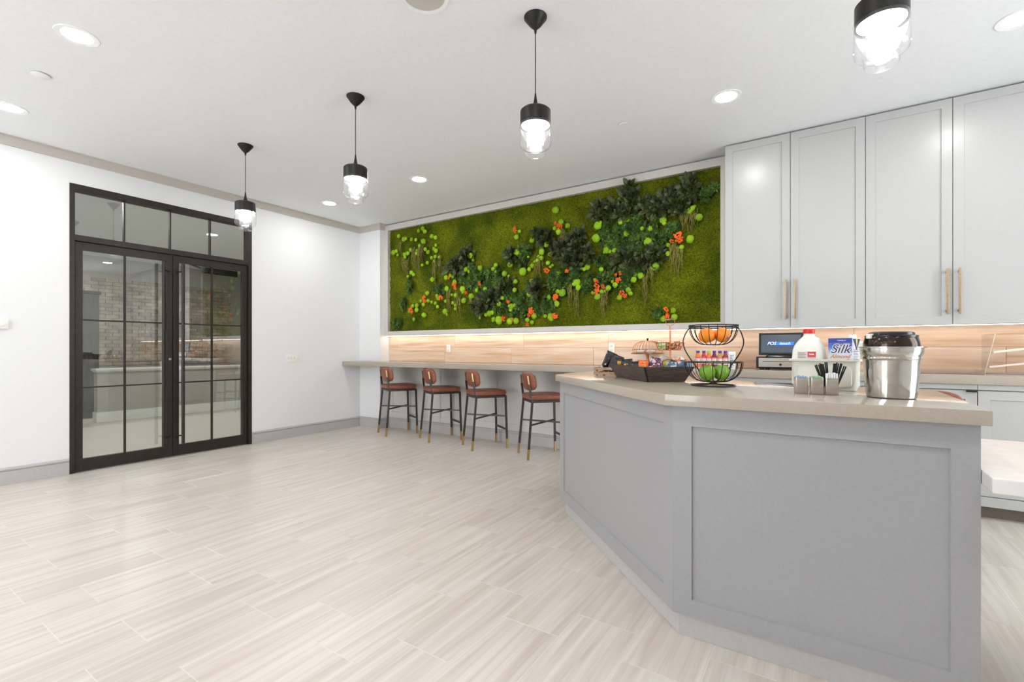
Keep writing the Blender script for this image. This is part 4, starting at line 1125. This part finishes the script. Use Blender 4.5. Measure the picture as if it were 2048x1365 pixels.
bm = loops(B(), [(rrect(.022, TWd - .022, TOP + .012, TOP + .100, .016), .0), (rrect(.025, TWd - .025, TOP + .015, TOP + .097, .016), .003)])
bmesh.ops.transform(bm, matrix=UM @ Matrix.Translation((0, .0065, 0)) @ Matrix.Rotation(PI / 2, 4, 'X') , verts=bm.verts)
bmesh.ops.transform(bm, matrix=Matrix.Translation((0, -.004, 0)), verts=bm.verts)
finish('front_panel', bm, M_tub, tub, True, 40)

JX, JY, JZ = -.042, 2.445, TOP + .0095
jug = thing('milk_jug', 'white plastic gallon milk jug with red cap in the tub', 'milk jug', (JX, JY, JZ))
M_milk = noise_mat('milky_plastic', rgb(226, 226, 220), rgb(234, 234, 228), 20, .35)
JM = rotz(JX, JY, math.radians(-8))
def sq(h, r): return rrect(-h, h, -h, h, r)
h = .058
bm = loops(B(), [(sq(h - .006, .012), JZ), (sq(h, .014), JZ + .008), (sq(h, .016), JZ + .120), (sq(h - .002, .020), JZ + .155), (sq(h - .007, .026), JZ + .175), (sq(h - .018, .030), JZ + .195), (sq(.028, .026), JZ + .209), (sq(.0225, .0222), JZ + .216), (sq(.0205, .0202), JZ + .222), (sq(.0205, .0202), JZ + .226)], JM)
finish('body', bm, M_milk, jug, True, 40)
tube_pts = [(.035, .0, JZ + .205), (.052, 0, JZ + .200), (.060, 0, JZ + .178), (.060, 0, JZ + .140), (.054, 0, JZ + .118)]
bm = tube(B(), tube_pts, .0095, 10); bmesh.ops.transform(bm, matrix=JM @ Matrix.Rotation(math.radians(60), 4, 'Z'), verts=bm.verts); finish('handle', bm, M_milk, jug)
M_red = noise_mat('red_plastic', rgb(206, 22, 24), rgb(216, 32, 32), 20, .4)
finish('cap', lathe(B(), [(.0, .245), (.021, .245), (.0225, .243), (.0225, .226), (0, .226)], (JX, JY, JZ), 28), M_red, jug)
FM = JM @ Matrix.Translation((0, -h, 0))
def plate_(parent, name, m, M, x0, x1, z0, z1, t=.0008): return finish(name, box(B(), x0, x1, -t, 0.0002, z0, z1, 0, M), m, parent, False)
M_label = noise_mat('pale_label', rgb(214, 206, 204), rgb(226, 220, 216), 60, .5)
M_redl = noise_mat('red_label', rgb(214, 52, 60), rgb(224, 66, 72), 20, .5)
M_inkgrey = mat('grey_ink', rgb(120, 112, 112), .6)
plate_(jug, 'label', M_label, FM, -.034, .034, JZ + .118, JZ + .148)
plate_(jug, 'red_label', M_redl, FM @ Matrix.Translation((0, -.0008, 0)), .004, .034, JZ + .124, JZ + .148)
plate_(jug, 'white_mark', M_whiteprint, FM @ Matrix.Translation((0, -.0016, 0)), .010, .028, JZ + .134, JZ + .139)
for i in range(4): plate_(jug, 'printed_line', M_inkgrey, FM @ Matrix.Translation((0, -.0009, 0)), -.032, -.001 - .005 * (i % 2), JZ + .1215 + i * .0064, JZ + .1238 + i * .0064, .0006)

KX, KY, KZ = .083, 2.435, TOP + .0095
car = thing('milk_carton', 'blue and white almond milk carton standing in the tub', 'carton', (KX, KY, KZ))
KM = rotz(KX, KY, math.radians(-20))
hw_ = .044; kh = .205
def carton_mat():
    m = mat('carton_print', rgb(230, 232, 236), .4)
    p = m.node_tree.nodes['Principled BSDF']
    g = N(m, 'ShaderNodeNewGeometry'); s = N(m, 'ShaderNodeSeparateXYZ'); L(m, g.outputs['Position'], s.inputs[0])
    mr = N(m, 'ShaderNodeMapRange'); L(m, s.outputs[2], mr.inputs[0])
    mr.inputs[1].default_value = (KZ + .10) * K; mr.inputs[2].default_value = (KZ + kh) * K
    r = N(m, 'ShaderNodeValToRGB'); L(m, mr.outputs[0], r.inputs[0]); e = r.color_ramp.elements
    e[0].position = .0; e[0].color = rgb(232, 234, 238); e[1].position = .85; e[1].color = rgb(18, 62, 168)
    x = e.new(.35); x.color = rgb(196, 208, 230); x = e.new(.62); x.color = rgb(60, 108, 196)
    L(m, r.outputs[0], p.inputs['Base Color']); return m
M_carton = carton_mat()
M_cartonside = noise_mat('carton_side_print', rgb(196, 196, 204), rgb(220, 220, 224), 60, .45)
M_navy = mat('navy_ink', rgb(22, 34, 96), .5); M_amber = mat('amber_ink', rgb(214, 140, 66), .5); M_yellow = mat('yellow_ink', rgb(232, 222, 40), .5); M_almond = mat('almond_brown', rgb(182, 112, 66), .5)
M_blueband = mat('blue_band', rgb(16, 50, 150), .45)
finish('box', box(B(), -hw_, hw_, -hw_, hw_, KZ, KZ + kh, .0012, KM), M_cartonside, car, False)
FK = KM @ Matrix.Translation((0, -hw_, 0))
plate_(car, 'front_print', M_carton, FK, -hw_ + .001, hw_ - .001, KZ + .10, KZ + kh - .022)
plate_(car, 'top_band', M_blueband, FK, -hw_ + .001, hw_ - .001, KZ + kh - .021, KZ + kh - .001)
lettering('lettering', 'Silk', .052, M_whiteprint, car, FK @ front_M(0, -.0010, KZ + .158), .0003, .35, bold=.0028)
lettering('lettering', 'Silk', .052, M_navy, car, FK @ front_M(0, -.0017, KZ + .158), .0003, .35)
lettering('lettering', 'Almond', .022, M_amber, car, FK @ front_M(0, -.0012, KZ + .128), .0003, .35, bold=.0006)
lettering('lettering', 'VANILLA', .008, M_whiteprint, car, FK @ front_M(.006, -.0012, KZ + kh - .011), .0003)
plate_(car, 'yellow_flash', M_yellow, FK @ Matrix.Translation((0, -.0009, 0)), -.042, -.006, KZ + .103, KZ + .115, .0005)
for i, (x, z) in enumerate(((.006, .108), (.020, .109), (.032, .112))):
    bm = pillow(B(), .018, .011, .003, 2.2, 18, (.6, .9, 1.0), 0, FK @ Matrix.Translation((x, -.0012, KZ + z)) @ Matrix.Rotation(PI / 2, 4, 'X') @ Matrix.Rotation(.5 - .4 * i, 4, 'Z'))
    finish('almond_print', bm, M_almond, car)
SKm = KM @ Matrix.Translation((hw_, 0, 0)) @ Matrix.Rotation(PI / 2, 4, 'Z')
for i in range(8): plate_(car, 'printed_line', M_inkgrey, SKm, -.034, .030 - .01 * (i % 3), KZ + .108 + i * .0066, KZ + .1105 + i * .0066, .0006)
bm = B(); v = [bm.verts.new(q) for q in ((-hw_ + .002, -.0012, KZ + kh - .004), (hw_ - .002, -.0012, KZ + kh - .004), (.0, -.0012, KZ + kh - .05), (-hw_ + .002, 0, KZ + kh - .004), (hw_ - .002, 0, KZ + kh - .004), (0, 0, KZ + kh - .05))]
for f in ((0, 1, 2), (5, 4, 3), (0, 3, 4, 1), (1, 4, 5, 2), (2, 5, 3, 0)): bm.faces.new([v[i] for i in f])
bmesh.ops.recalc_face_normals(bm, faces=bm.faces); bmesh.ops.transform(bm, matrix=SKm, verts=bm.verts); finish('navy_flap_print', bm, M_navy, car, False)
bm = B(); v = [bm.verts.new(q) for q in ((-.010, -.0018, KZ + kh - .006), (.008, -.0018, KZ + kh - .006), (.0, -.0018, KZ + kh - .04))]; bm.faces.new(v)
r_ = bmesh.ops.extrude_face_region(bm, geom=bm.faces[:]); bmesh.ops.translate(bm, vec=(0, .0005, 0), verts=[q for q in r_['geom'] if isinstance(q, bmesh.types.BMVert)])
bmesh.ops.recalc_face_normals(bm, faces=bm.faces); bmesh.ops.transform(bm, matrix=SKm, verts=bm.verts); finish('yellow_flap_print', bm, M_yellow, car, False)
bm = lathe(B(), [(0, .014), (.0135, .014), (.0145, .012), (.0145, 0)], (0, 0, 0), 24); bmesh.ops.transform(bm, matrix=KM @ Matrix.Translation((.026, .012, KZ + kh)), verts=bm.verts); finish('cap', bm, M_plastic_w, car)

# --- three steel canisters
def canister(x, y, lb, fill):
    t = thing('steel_canister', lb, 'canister', (x, y, TOP), 'steel canisters in front of the tub')
    M = rotz(x, y, math.radians(10)); a = .0206
    bm = loops(B(), [(sq(a - .001, .004), TOP), (sq(a, .004), TOP + .002), (sq(a, .004), TOP + .062), (sq(a - .0015, .003), TOP + .062), (sq(a - .0015, .003), TOP + .006)], M)
    finish('shell', bm, M_brushed, t, True, 40)
    if fill:
        for i in range(5):
            xx = -.0150 + i * .0075
            finish('sugar_packet', box(B(), xx - .003, xx + .003, -.018, .018, TOP + .0065, TOP + .066 + .003 * (i % 2), .001, M), fill, t, False)
    return t, M
M_bluep = noise_mat('blue_paper', rgb(120, 168, 226), rgb(170, 200, 236), 40, .7); M_greenp = noise_mat('green_paper', rgb(130, 190, 140), rgb(176, 214, 176), 40, .7); M_whitep = noise_mat('white_paper', rgb(232, 234, 236), rgb(242, 243, 244), 40, .7)
canister(-.0615, 2.092, 'steel canister of blue sweetener packets, left of three before the tub', M_bluep)
canister(-.0125, 2.095, 'steel canister of green sweetener packets, middle of three before the tub', M_greenp)
t, CMx = canister(.0325, 2.098, 'steel canister of white packets and black stirrers, right of three before the tub', None)
for i in range(5): finish('sugar_packet', box(B(), -.0150 + i * .0075 - .003, -.0150 + i * .0075 + .003, -.018, -.001, TOP + .0065, TOP + .079 + .003 * (i % 2), .001, CMx), M_whitep, t, False)
rs = random.Random(5)
bs = thing('stirrer_bundle', 'fan of black coffee stirrers standing in the right steel canister', 'stirrers', (.0325, 2.098, TOP + .0065))
for i in range(18):
    q = (i - 8.5) / 8.5
    if abs(q) < .12: continue
    top = Vector((.044 * q + (.004 if q > 0 else -.004), .014 + rs.uniform(-.006, .006), .112 - .012 * q * q + rs.uniform(-.004, .003)))
    bot = Vector((.013 * q, .010 + rs.uniform(-.004, .004), .0005))
    bm = bar(B(), bot, top, .0045, .0012, (0, 1, 0)); bmesh.ops.transform(bm, matrix=Matrix.Translation((0, 0, TOP + .0065)) @ CMx, verts=bm.verts)
    finish('stirrer', bm, M_blacksteel, bs, False)

# --- polished bucket with a lidded pot inside
QX, QY = .205, 2.095
bk = thing('ice_bucket', 'polished steel bucket at the right of the island holding a lidded pot', 'bucket', (QX, QY, TOP))
R = [(0, .0005), (.066, .0005), (.070, .004), (.072, .02), (.0765, .075), (.0785, .120), (.0800, .130), (.0825, .133), (.0835, .136), (.0825, .139), (.0820, .142), (.0865, .152), (.0880, .165), (.0880, .172), (.0950, .1735), (.0950, .1765), (.0865, .1765), (.0860, .165), (.079, .14), (.069, .01), (0, .008)]
finish('shell', lathe(B(), R, (QX, QY, TOP), 56), M_steel, bk, True, 30)
for s in (1, -1):
    bm = B(); box(bm, s * .0905 - .007, s * .0905 + .007, -.016, .016, .1736, .1770, .001)
    bmesh.ops.transform(bm, matrix=Matrix.Translation((QX, QY, TOP)) @ Matrix.Rotation(yaw, 4, 'Z'), verts=bm.verts)
    finish('lug', bm, M_steel, bk, False)
pt = thing('insulated_pot', 'dark lidded steel pot standing inside the polished bucket', 'pot', (QX, QY, TOP + .0085))
finish('body', lathe(B(), [(0, .0), (.060, .0), (.066, .01), (.0775, .150), (.0795, .172), (.0785, .182), (.074, .200), (.0720, .203)], (QX, QY, TOP + .0085), 48), noise_mat('smoked_steel', rgb(58, 50, 45), rgb(72, 62, 56), 20, .16, metal=.9), pt, True, 40)
finish('lid', lathe(B(), [(.0725, .198), (.0745, .2035), (.0745, .2065), (.070, .2085), (.066, .2085), (.064, .2165), (.052, .2205), (.0, .2215)], (QX, QY, TOP + .0085), 48), M_blacksteel, pt, True, 40)
for s in (1, -1):
    bm = box(B(), s * .0735 - .006, s * .0735 + .006, -.010, .010, .196, .213, .002)
    bmesh.ops.transform(bm, matrix=Matrix.Translation((QX, QY, TOP + .0085)) @ Matrix.Rotation(yaw, 4, 'Z'), verts=bm.verts)
    finish('clasp', bm, M_plastic_w, pt, False)

# ================================================================== THINGS ON THE BACK WORKTOP
# --- dome cake stand
DX, DYY = -1.369, 4.445
cs = thing('cake_stand', 'copper wire domed cake stand on the back worktop', 'cake stand', (DX, DYY, TOP))
finish('pedestal', lathe(B(), [(0, .0), (.055, .0), (.056, .004), (.020, .012), (.012, .03), (.011, .10), (.018, .118), (0, .118)], (DX, DYY, TOP), 28), M_copper, cs)
finish('plate', lathe(B(), [(0, .118), (.12, .118), (.150, .121), (.152, .127), (.148, .128), (.12, .124), (0, .124)], (DX, DYY, TOP), 44), M_palewood, cs)
DZ0 = TOP + .1285
bm = B(); ring(bm, (DX, DYY, DZ0 + .002), .138, .003, 44); finish('dome_rim', bm, M_copper, cs)
bm = B(); ring(bm, (DX, DYY, DZ0 + .034), .1375, .0022, 44); finish('dome_band', bm, M_copper, cs)
for k in range(28):
    a = 2 * PI * k / 28; pts = []
    for q in range(9):
        u = q / 8 * PI / 2
        r = .138 * math.cos(u) ** .8 if q < 8 else .004; z = .0 + .034 + .082 * math.sin(u)
        pts.append((DX + max(r, .004) * math.cos(a), DYY + max(r, .004) * math.sin(a), DZ0 + z))
    finish('dome_wire', tube(B(), [(DX + .138 * math.cos(a), DYY + .138 * math.sin(a), DZ0)] + pts, .0015, 4), M_copper, cs)
finish('knob', lathe(B(), [(0, .140), (.010, .139), (.011, .132), (.006, .126), (.007, .114), (0, .114)], (DX, DYY, DZ0), 20), M_black, cs)
M_wrap = noise_mat('white_wrapper', rgb(206, 196, 196), rgb(242, 238, 236), 20, .5, .3)
M_cookie = noise_mat('baked_brown', rgb(150, 96, 60), rgb(190, 136, 92), 24, .8, .4)
for i, (dx, dy, m, lb, rot) in enumerate(((-.050, -.05, M_wrap, 'white wrapped pastry on the left of the domed stand', .3), (.045, -.045, M_wrap, 'white wrapped pastry on the right of the domed stand', -.3), (.0, .04, M_cookie, 'brown pastry at the back of the domed stand', .1))):
    o = thing('wrapped_pastry', lb, 'pastry', (DX + dx, DYY + dy, TOP + .1285), 'pastries under the dome')
    bm = pillow(B(), .085, .062, .034, 3, 32, (.3, .6, .8, .93, 1.0), 0, rotz(DX + dx, DYY + dy, rot) @ Matrix.Translation((0, 0, TOP + .128 + .0175)), 3)
    finish('body', bm, m, o, True, 60)
    if i < 2:
        for s in (1, -1): finish('twist', bar(B(), (DX + dx + s * .04, DYY + dy + s * .01, TOP + .146), (DX + dx + s * .062, DYY + dy + s * .016, TOP + .152), .022, .003), m, o, False)

# --- copper two tier stand
SX, SY = -1.117, 4.285
ts = thing('tiered_stand', 'copper two-tier basket stand with a wooden grip on the back worktop', 'tiered stand', (SX, SY, TOP))
finish('pole', tube(B(), [(SX, SY, TOP + .002), (SX, SY, 1.295)], .0075, 12), M_copper, ts)
def cbasket(z0, z1, r0, r1):
    bm = B()
    for z, r in ((z0, r0), ((z0 + z1) / 2, (r0 + r1) / 2), (z1, r1)): ring(bm, (SX, SY, z), r, .0026 if z != z1 else .0042, 44)
    finish('basket_hoop', bm, M_copper, ts)
    for k in range(30):
        a = 2 * PI * k / 30
        finish('basket_wire', bar(B(), (SX + r0 * math.cos(a), SY + r0 * math.sin(a), z0), (SX + r1 * math.cos(a + .12), SY + r1 * math.sin(a + .12), z1), .0022), M_copper, ts, False)
    finish('basket_floor', lathe(B(), [(0, z0 - .001), (r0, z0 - .001), (r0, z0 + .002), (0, z0 + .002)], (SX, SY, 0), 40), M_copper, ts)
cbasket(1.078, 1.142, .105, .124)
cbasket(TOP + .006, TOP + .072, .120, .142)
bm = tube(B(), [(SX - .036, SY, 1.346), (SX - .040, SY, 1.325), (SX - .030, SY, 1.305), (SX, SY, 1.292), (SX + .030, SY, 1.305), (SX + .040, SY, 1.325), (SX + .036, SY, 1.346)], .003, 6); finish('handle_loop', bm, M_copper, ts)
finish('wooden_grip', tube(B(), [(SX - .044, SY, 1.348), (SX + .044, SY, 1.352)], .008, 12), M_palewood, ts)
P_rust = packet_mat('rust_foil', rgb(196, 90, 50), rgb(236, 200, 170), 40); P_mint = packet_mat('mint_foil', rgb(150, 190, 90), rgb(230, 220, 200), 40); P_brown = packet_mat('brown_foil', rgb(120, 66, 46), rgb(206, 150, 120), 40)
G3 = 'packets in the copper tiered stand'
packet('green and white packet in the upper copper basket', P_mint, SX - .060, SY - .040, 1.084, .075, .066, .024, F0, .15, .1, None, G3)
packet('brown packet in the upper copper basket', P_brown, SX + .055, SY - .030, 1.084, .085, .066, .026, F0, .2, -.1, None, G3)
packet('rust orange packet at the back of the upper copper basket', P_rust, SX - .015, SY + .045, 1.084, .080, .060, .024, F0, .1, 0, None, G3)
packet('green packet in the lower copper basket', P_mint, SX - .070, SY - .045, TOP + .010, .080, .075, .026, F0, .15, .1, None, G3)
packet('rust orange packet on the right of the lower copper basket', P_rust, SX + .065, SY - .035, TOP + .010, .080, .075, .026, F0, .15, -.1, None, G3)
packet('brown packet in the middle of the lower copper basket', P_brown, SX, SY - .075, TOP + .010, .070, .070, .024, F0, .2, 0, None, G3)
for i, (dx, dy, lb) in enumerate(((-.062, .02, 'pale paper wrapped muffin on the left of the lower copper basket'), (.062, .03, 'pale paper wrapped muffin on the right of the lower copper basket'))):
    x, y = SX + dx, SY + dy
    o = thing('muffin', lb, 'muffin', (x, y, TOP + .01), 'muffins in the lower copper basket')
    finish('paper_case', lathe(B(), [(0, 0), (.026, 0), (.034, .055), (.031, .055), (0, .05)], (x, y, TOP + .009), 24), M_whitep, o)
    bm = B(); n = 24
    rr = []
    for r, z in ((.054, .066), (.040, .082), (.018, .096), (.0, .100)):
        rr.append([bm.verts.new((x + r * (1 + .08 * (k % 2)) * math.cos(2 * PI * k / n), y + r * (1 + .08 * (k % 2)) * math.sin(2 * PI * k / n), TOP + .009 + z - .006 * (k % 2))) for k in range(n)] if r else [bm.verts.new((x, y, TOP + .009 + z))])
    for a, b in zip(rr, rr[1:]):
        for k in range(n):
            j = (k + 1) % n
            bm.faces.new((a[k], a[j], b[0]) if len(b) == 1 else (a[k], a[j], b[j], b[k]))
    finish('paper_top', bm, M_whitep, o, False)
    finish('cake', lathe(B(), [(0, .05), (.033, .052), (.040, .062), (.02, .075), (0, .078)], (x, y, TOP + .009), 20), M_cookie, o)

# --- six small bottles and a carton
M_clearb = noise_mat('frosted_bottle', rgb(222, 206, 202), rgb(236, 226, 222), 30, .3)
def bottle(x, y, cap, juice, lb):
    t = thing('juice_bottle', lb, 'bottle', (x, y, TOP), 'row of small juice bottles behind the fruit basket')
    b = [(0, 0), (.018, 0), (.0205, .004), (.0205, .038), (.019, .042), (.0205, .046), (.0205, .096)]
    finish('body', lathe(B(), b[:7] + [(0, .097)], (x, y, TOP), 24), M_clearb, t)
    finish('shoulder', lathe(B(), [(0, .0965), (.0205, .0965), (.0195, .106), (.014, .122), (.0105, .130), (.0105, .134), (0, .134)], (x, y, TOP), 24), juice, t)
    finish('cap', lathe(B(), [(0, .152), (.0125, .152), (.0135, .150), (.0135, .133), (0, .133)], (x, y, TOP), 22), cap, t)
    finish('sleeve_label', lathe(B(), [(.0207, .012), (.0210, .013), (.0210, .036), (.0207, .037)], (x, y, TOP), 24), juice, t)
    finish('band', lathe(B(), [(.0207, .088), (.0210, .0885), (.0210, .0945), (.0207, .095)], (x, y, TOP), 24), M_red, t)
def flat(n, c, r=.35): return noise_mat(n, c, tuple(min(1, q * 1.12) for q in c[:3]) + (1,), 20, r)
CB = flat('indigo_cap', rgb(50, 34, 130)); CG = flat('lime_cap', rgb(130, 190, 50))
for i, (x, cp, j, lb) in enumerate(((-.886, CB, flat('orange_juice', rgb(238, 124, 40)), 'small bottle of orange juice with indigo cap, first in the row behind the fruit basket'),
    (-.838, CB, flat('red_juice', rgb(196, 34, 40)), 'small bottle of bright red juice with indigo cap'),
    (-.797, CG, flat('peach_juice', rgb(232, 110, 60)), 'small bottle with the only lime green cap'),
    (-.755, CB, flat('plum_juice', rgb(104, 24, 50)), 'small bottle of plum juice with indigo cap'),
    (-.711, CB, flat('tan_juice', rgb(186, 140, 66)), 'small bottle of tan juice with indigo cap'),
    (-.668, CB, flat('berry_juice', rgb(140, 44, 56)), 'small bottle of berry juice with indigo cap, last in the row'))):
    bottle(x, 4.30, cp, j, lb)
wc = thing('white_carton', 'small white carton with grey print, last beside the juice bottles', 'carton', (-.615, 4.32, TOP))
WM = rotz(-.642, 4.285, math.radians(6))
finish('box', box(B(), 0, .052, 0, .06, TOP, TOP + .128, .001, WM), noise_mat('carton_white', rgb(214, 216, 222), rgb(226, 228, 232), 40, .5), wc, False)
bm = B(); v = [bm.verts.new(q) for q in ((0, 0, TOP + .128), (.052, 0, TOP + .128), (.052, .06, TOP + .128), (0, .06, TOP + .128), (0, .03, TOP + .146), (.052, .03, TOP + .146))]
for f in ((0, 1, 5, 4), (2, 3, 4, 5), (1, 2, 5), (3, 0, 4), (3, 2, 1, 0)): bm.faces.new([v[i] for i in f])
bmesh.ops.transform(bm, matrix=WM, verts=bm.verts); finish('gable_top', bm, M_whitep, wc, False)
for i in range(7): plate_(wc, 'printed_line', M_inkgrey, WM, .010, .040 - .006 * (i % 3), TOP + .03 + i * .013, TOP + .036 + i * .013, .0006)
plate_(wc, 'grey_panel', M_inkgrey, WM, .012, .030, TOP + .012, TOP + .022, .0006)

# --- till with touch screen
cd = thing('cash_drawer', 'black and steel cash drawer on the back worktop under the touch screen', 'cash drawer', (-.27, 4.40, TOP))
finish('case', box(B(), -.444, -.095, 4.352, 4.56, TOP + .010, TOP + .105, .003), M_blacksteel, cd, False)
finish('drawer_front', box(B(), -.424, -.112, 4.343, 4.3515, TOP + .022, TOP + .094, .002), M_brushed, cd, False)
finish('slot', box(B(), -.395, -.150, 4.3415, 4.3428, TOP + .064, TOP + .068), M_black, cd, False)
finish('lock', tube(B(), [(-.268, 4.343, TOP + .042), (-.268, 4.338, TOP + .042)], .009, 16), M_black, cd)
for x in (-.41, -.37, -.17, -.13):
    for y in (4.37, 4.54): finish('foot', lathe(B(), [(0, 0), (.010, 0), (.011, .0095), (0, .0095)], (x, y, TOP), 14), M_black, cd)
sn = thing('touch_screen', 'black touch screen monitor with a lit logo, on the cash drawer', 'monitor', (-.27, 4.42, TOP + .1055))
SZ0 = TOP + .1055
finish('stand', loops(B(), [(rrect(-.38, -.16, 4.38, 4.50, .02), SZ0), (rrect(-.37, -.17, 4.385, 4.48, .02), SZ0 + .010), (rrect(-.33, -.21, 4.42, 4.46, .01), SZ0 + .016), (rrect(-.33, -.21, 4.42, 4.45, .01), SZ0 + .06)]), M_blacksteel, sn, True, 40)
SM = Matrix.Translation((-.27, 4.385, SZ0 + .014)) @ Matrix.Rotation(math.radians(-6), 4, 'X')
finish('bezel', box(B(), -.158, .158, 0, .026, 0, .182, .004, SM), M_blacksteel, sn, False)
M_screen = mat('screen_glow', rgb(60, 66, 76), .15, emit=rgb(66, 74, 86), es=.55)
finish('display', box(B(), -.140, .140, -.0012, .0005, .018, .164, 0, SM), M_screen, sn, False)
M_wglow = mat('white_glow', rgb(220, 228, 240), .4, emit=rgb(200, 220, 245), es=.8); M_bglow = mat('blue_glow', rgb(30, 90, 190), .4, emit=rgb(40, 110, 220), es=.8)
M_scrdark = mat('screen_ink', rgb(24, 40, 90), .4, emit=rgb(24, 50, 110), es=.4)
SMt = SM @ Matrix.Rotation(PI / 2, 4, 'X')
bm = B(); v = [bm.verts.new(q) for q in ((-.036, .080, .0014), (.088, .080, .0014), (.094, .106, .0014), (-.030, .106, .0014))]; bm.faces.new(v)
r_ = bmesh.ops.extrude_face_region(bm, geom=bm.faces[:]); bmesh.ops.translate(bm, vec=(0, 0, .0006), verts=[q for q in r_['geom'] if isinstance(q, bmesh.types.BMVert)])
bmesh.ops.recalc_face_normals(bm, faces=bm.faces); bmesh.ops.transform(bm, matrix=SMt, verts=bm.verts); finish('logo_band', bm, M_bglow, sn, False)
lettering('lettering', 'POS', .034, M_bglow, sn, SMt @ Matrix.Translation((-.066, .093, .0018)), .0003, .35, bold=.0012)
lettering('lettering', 'POS', .034, M_wglow, sn, SMt @ Matrix.Translation((-.066, .093, .0024)), .0003, .35)
lettering('lettering', 'itouch', .030, M_wglow, sn, SMt @ Matrix.Translation((.028, .093, .0028)), .0003, .35)
finish('camera_dot', lathe(B(), [(0, .0012), (.003, .001), (.0035, 0)], seg=12), M_steel, sn).location = (SM @ Vector((0, -.0005, .173))) * K - sn.location

# --- clear acrylic display stand
AX0, AX1 = .935, 1.25
ac = thing('acrylic_stand', 'clear acrylic two-shelf display stand on the worktop at the right edge', 'display stand', (1.2, 4.35, TOP))
for x in (AX0, AX1):
    bm = B(); sec = [(4.43, TOP + .0005), (4.52, TOP + .0005), (4.52, TOP + .262), (4.20, TOP + .262)]
    a = [bm.verts.new((x - .002, y, z)) for y, z in sec]; b = [bm.verts.new((x + .002, y, z)) for y, z in sec]
    bm.faces.new(a[::-1]); bm.faces.new(b)
    for k in range(4): bm.faces.new((a[k], a[(k + 1) % 4], b[(k + 1) % 4], b[k]))
    finish('side_panel', bm, M_acrylic, ac, False)
M_acedge = mat('acrylic_edge', rgb(240, 226, 214), .2)
for z, y0 in ((TOP + .040, 4.39), (TOP + .140, 4.30)):
    Mt = Matrix.Translation((AX0, 0, z)) @ Matrix.Rotation(math.radians(-9), 4, 'Y')
    finish('shelf', box(B(), .006, .30, y0 + .004, 4.515, 0, .004, 0, Mt), M_acrylic, ac, False)
    finish('shelf_edge', box(B(), .012, .30, y0, y0 + .0035, -.0005, .012, 0, Mt), M_acedge, ac, False)
finish('top_panel', box(B(), AX0 + .003, AX1 - .003, 4.202, 4.517, TOP + .2625, TOP + .2665), M_acrylic, ac, False)
bm = B()
for x in (AX0 - .0035, AX1 + .0035): bar(bm, (x, 4.429, TOP + .002), (x, 4.2, TOP + .262), .005, .005, (1, 0, 0))
finish('front_edge', bm, M_acedge, ac, False)
tr_ = thing('acrylic_tray', 'shallow clear acrylic tray left of the display stand on the worktop', 'tray', (.72, 4.38, TOP))
finish('base', box(B(), .52, .895, 4.26, 4.50, TOP, TOP + .004), M_acrylic, tr_, False)
for a in ((.52, .524, 4.26, 4.50), (.891, .895, 4.26, 4.50), (.524, .891, 4.26, 4.264), (.524, .891, 4.496, 4.50)): finish('rim', box(B(), a[0], a[1], a[2], a[3], TOP + .0042, TOP + .030), M_acrylic, tr_, False)
M_lilac = mat('lavender_paper', rgb(176, 172, 196), .6)
pp_ = thing('paper_sheet', 'lavender paper sheets lying under the acrylic stand', 'paper', (1.2, 4.4, TOP))
finish('sheet', box(B(), .95, 1.22, 4.44, 4.51, TOP + .0005, TOP + .0035), M_lilac, pp_, False)
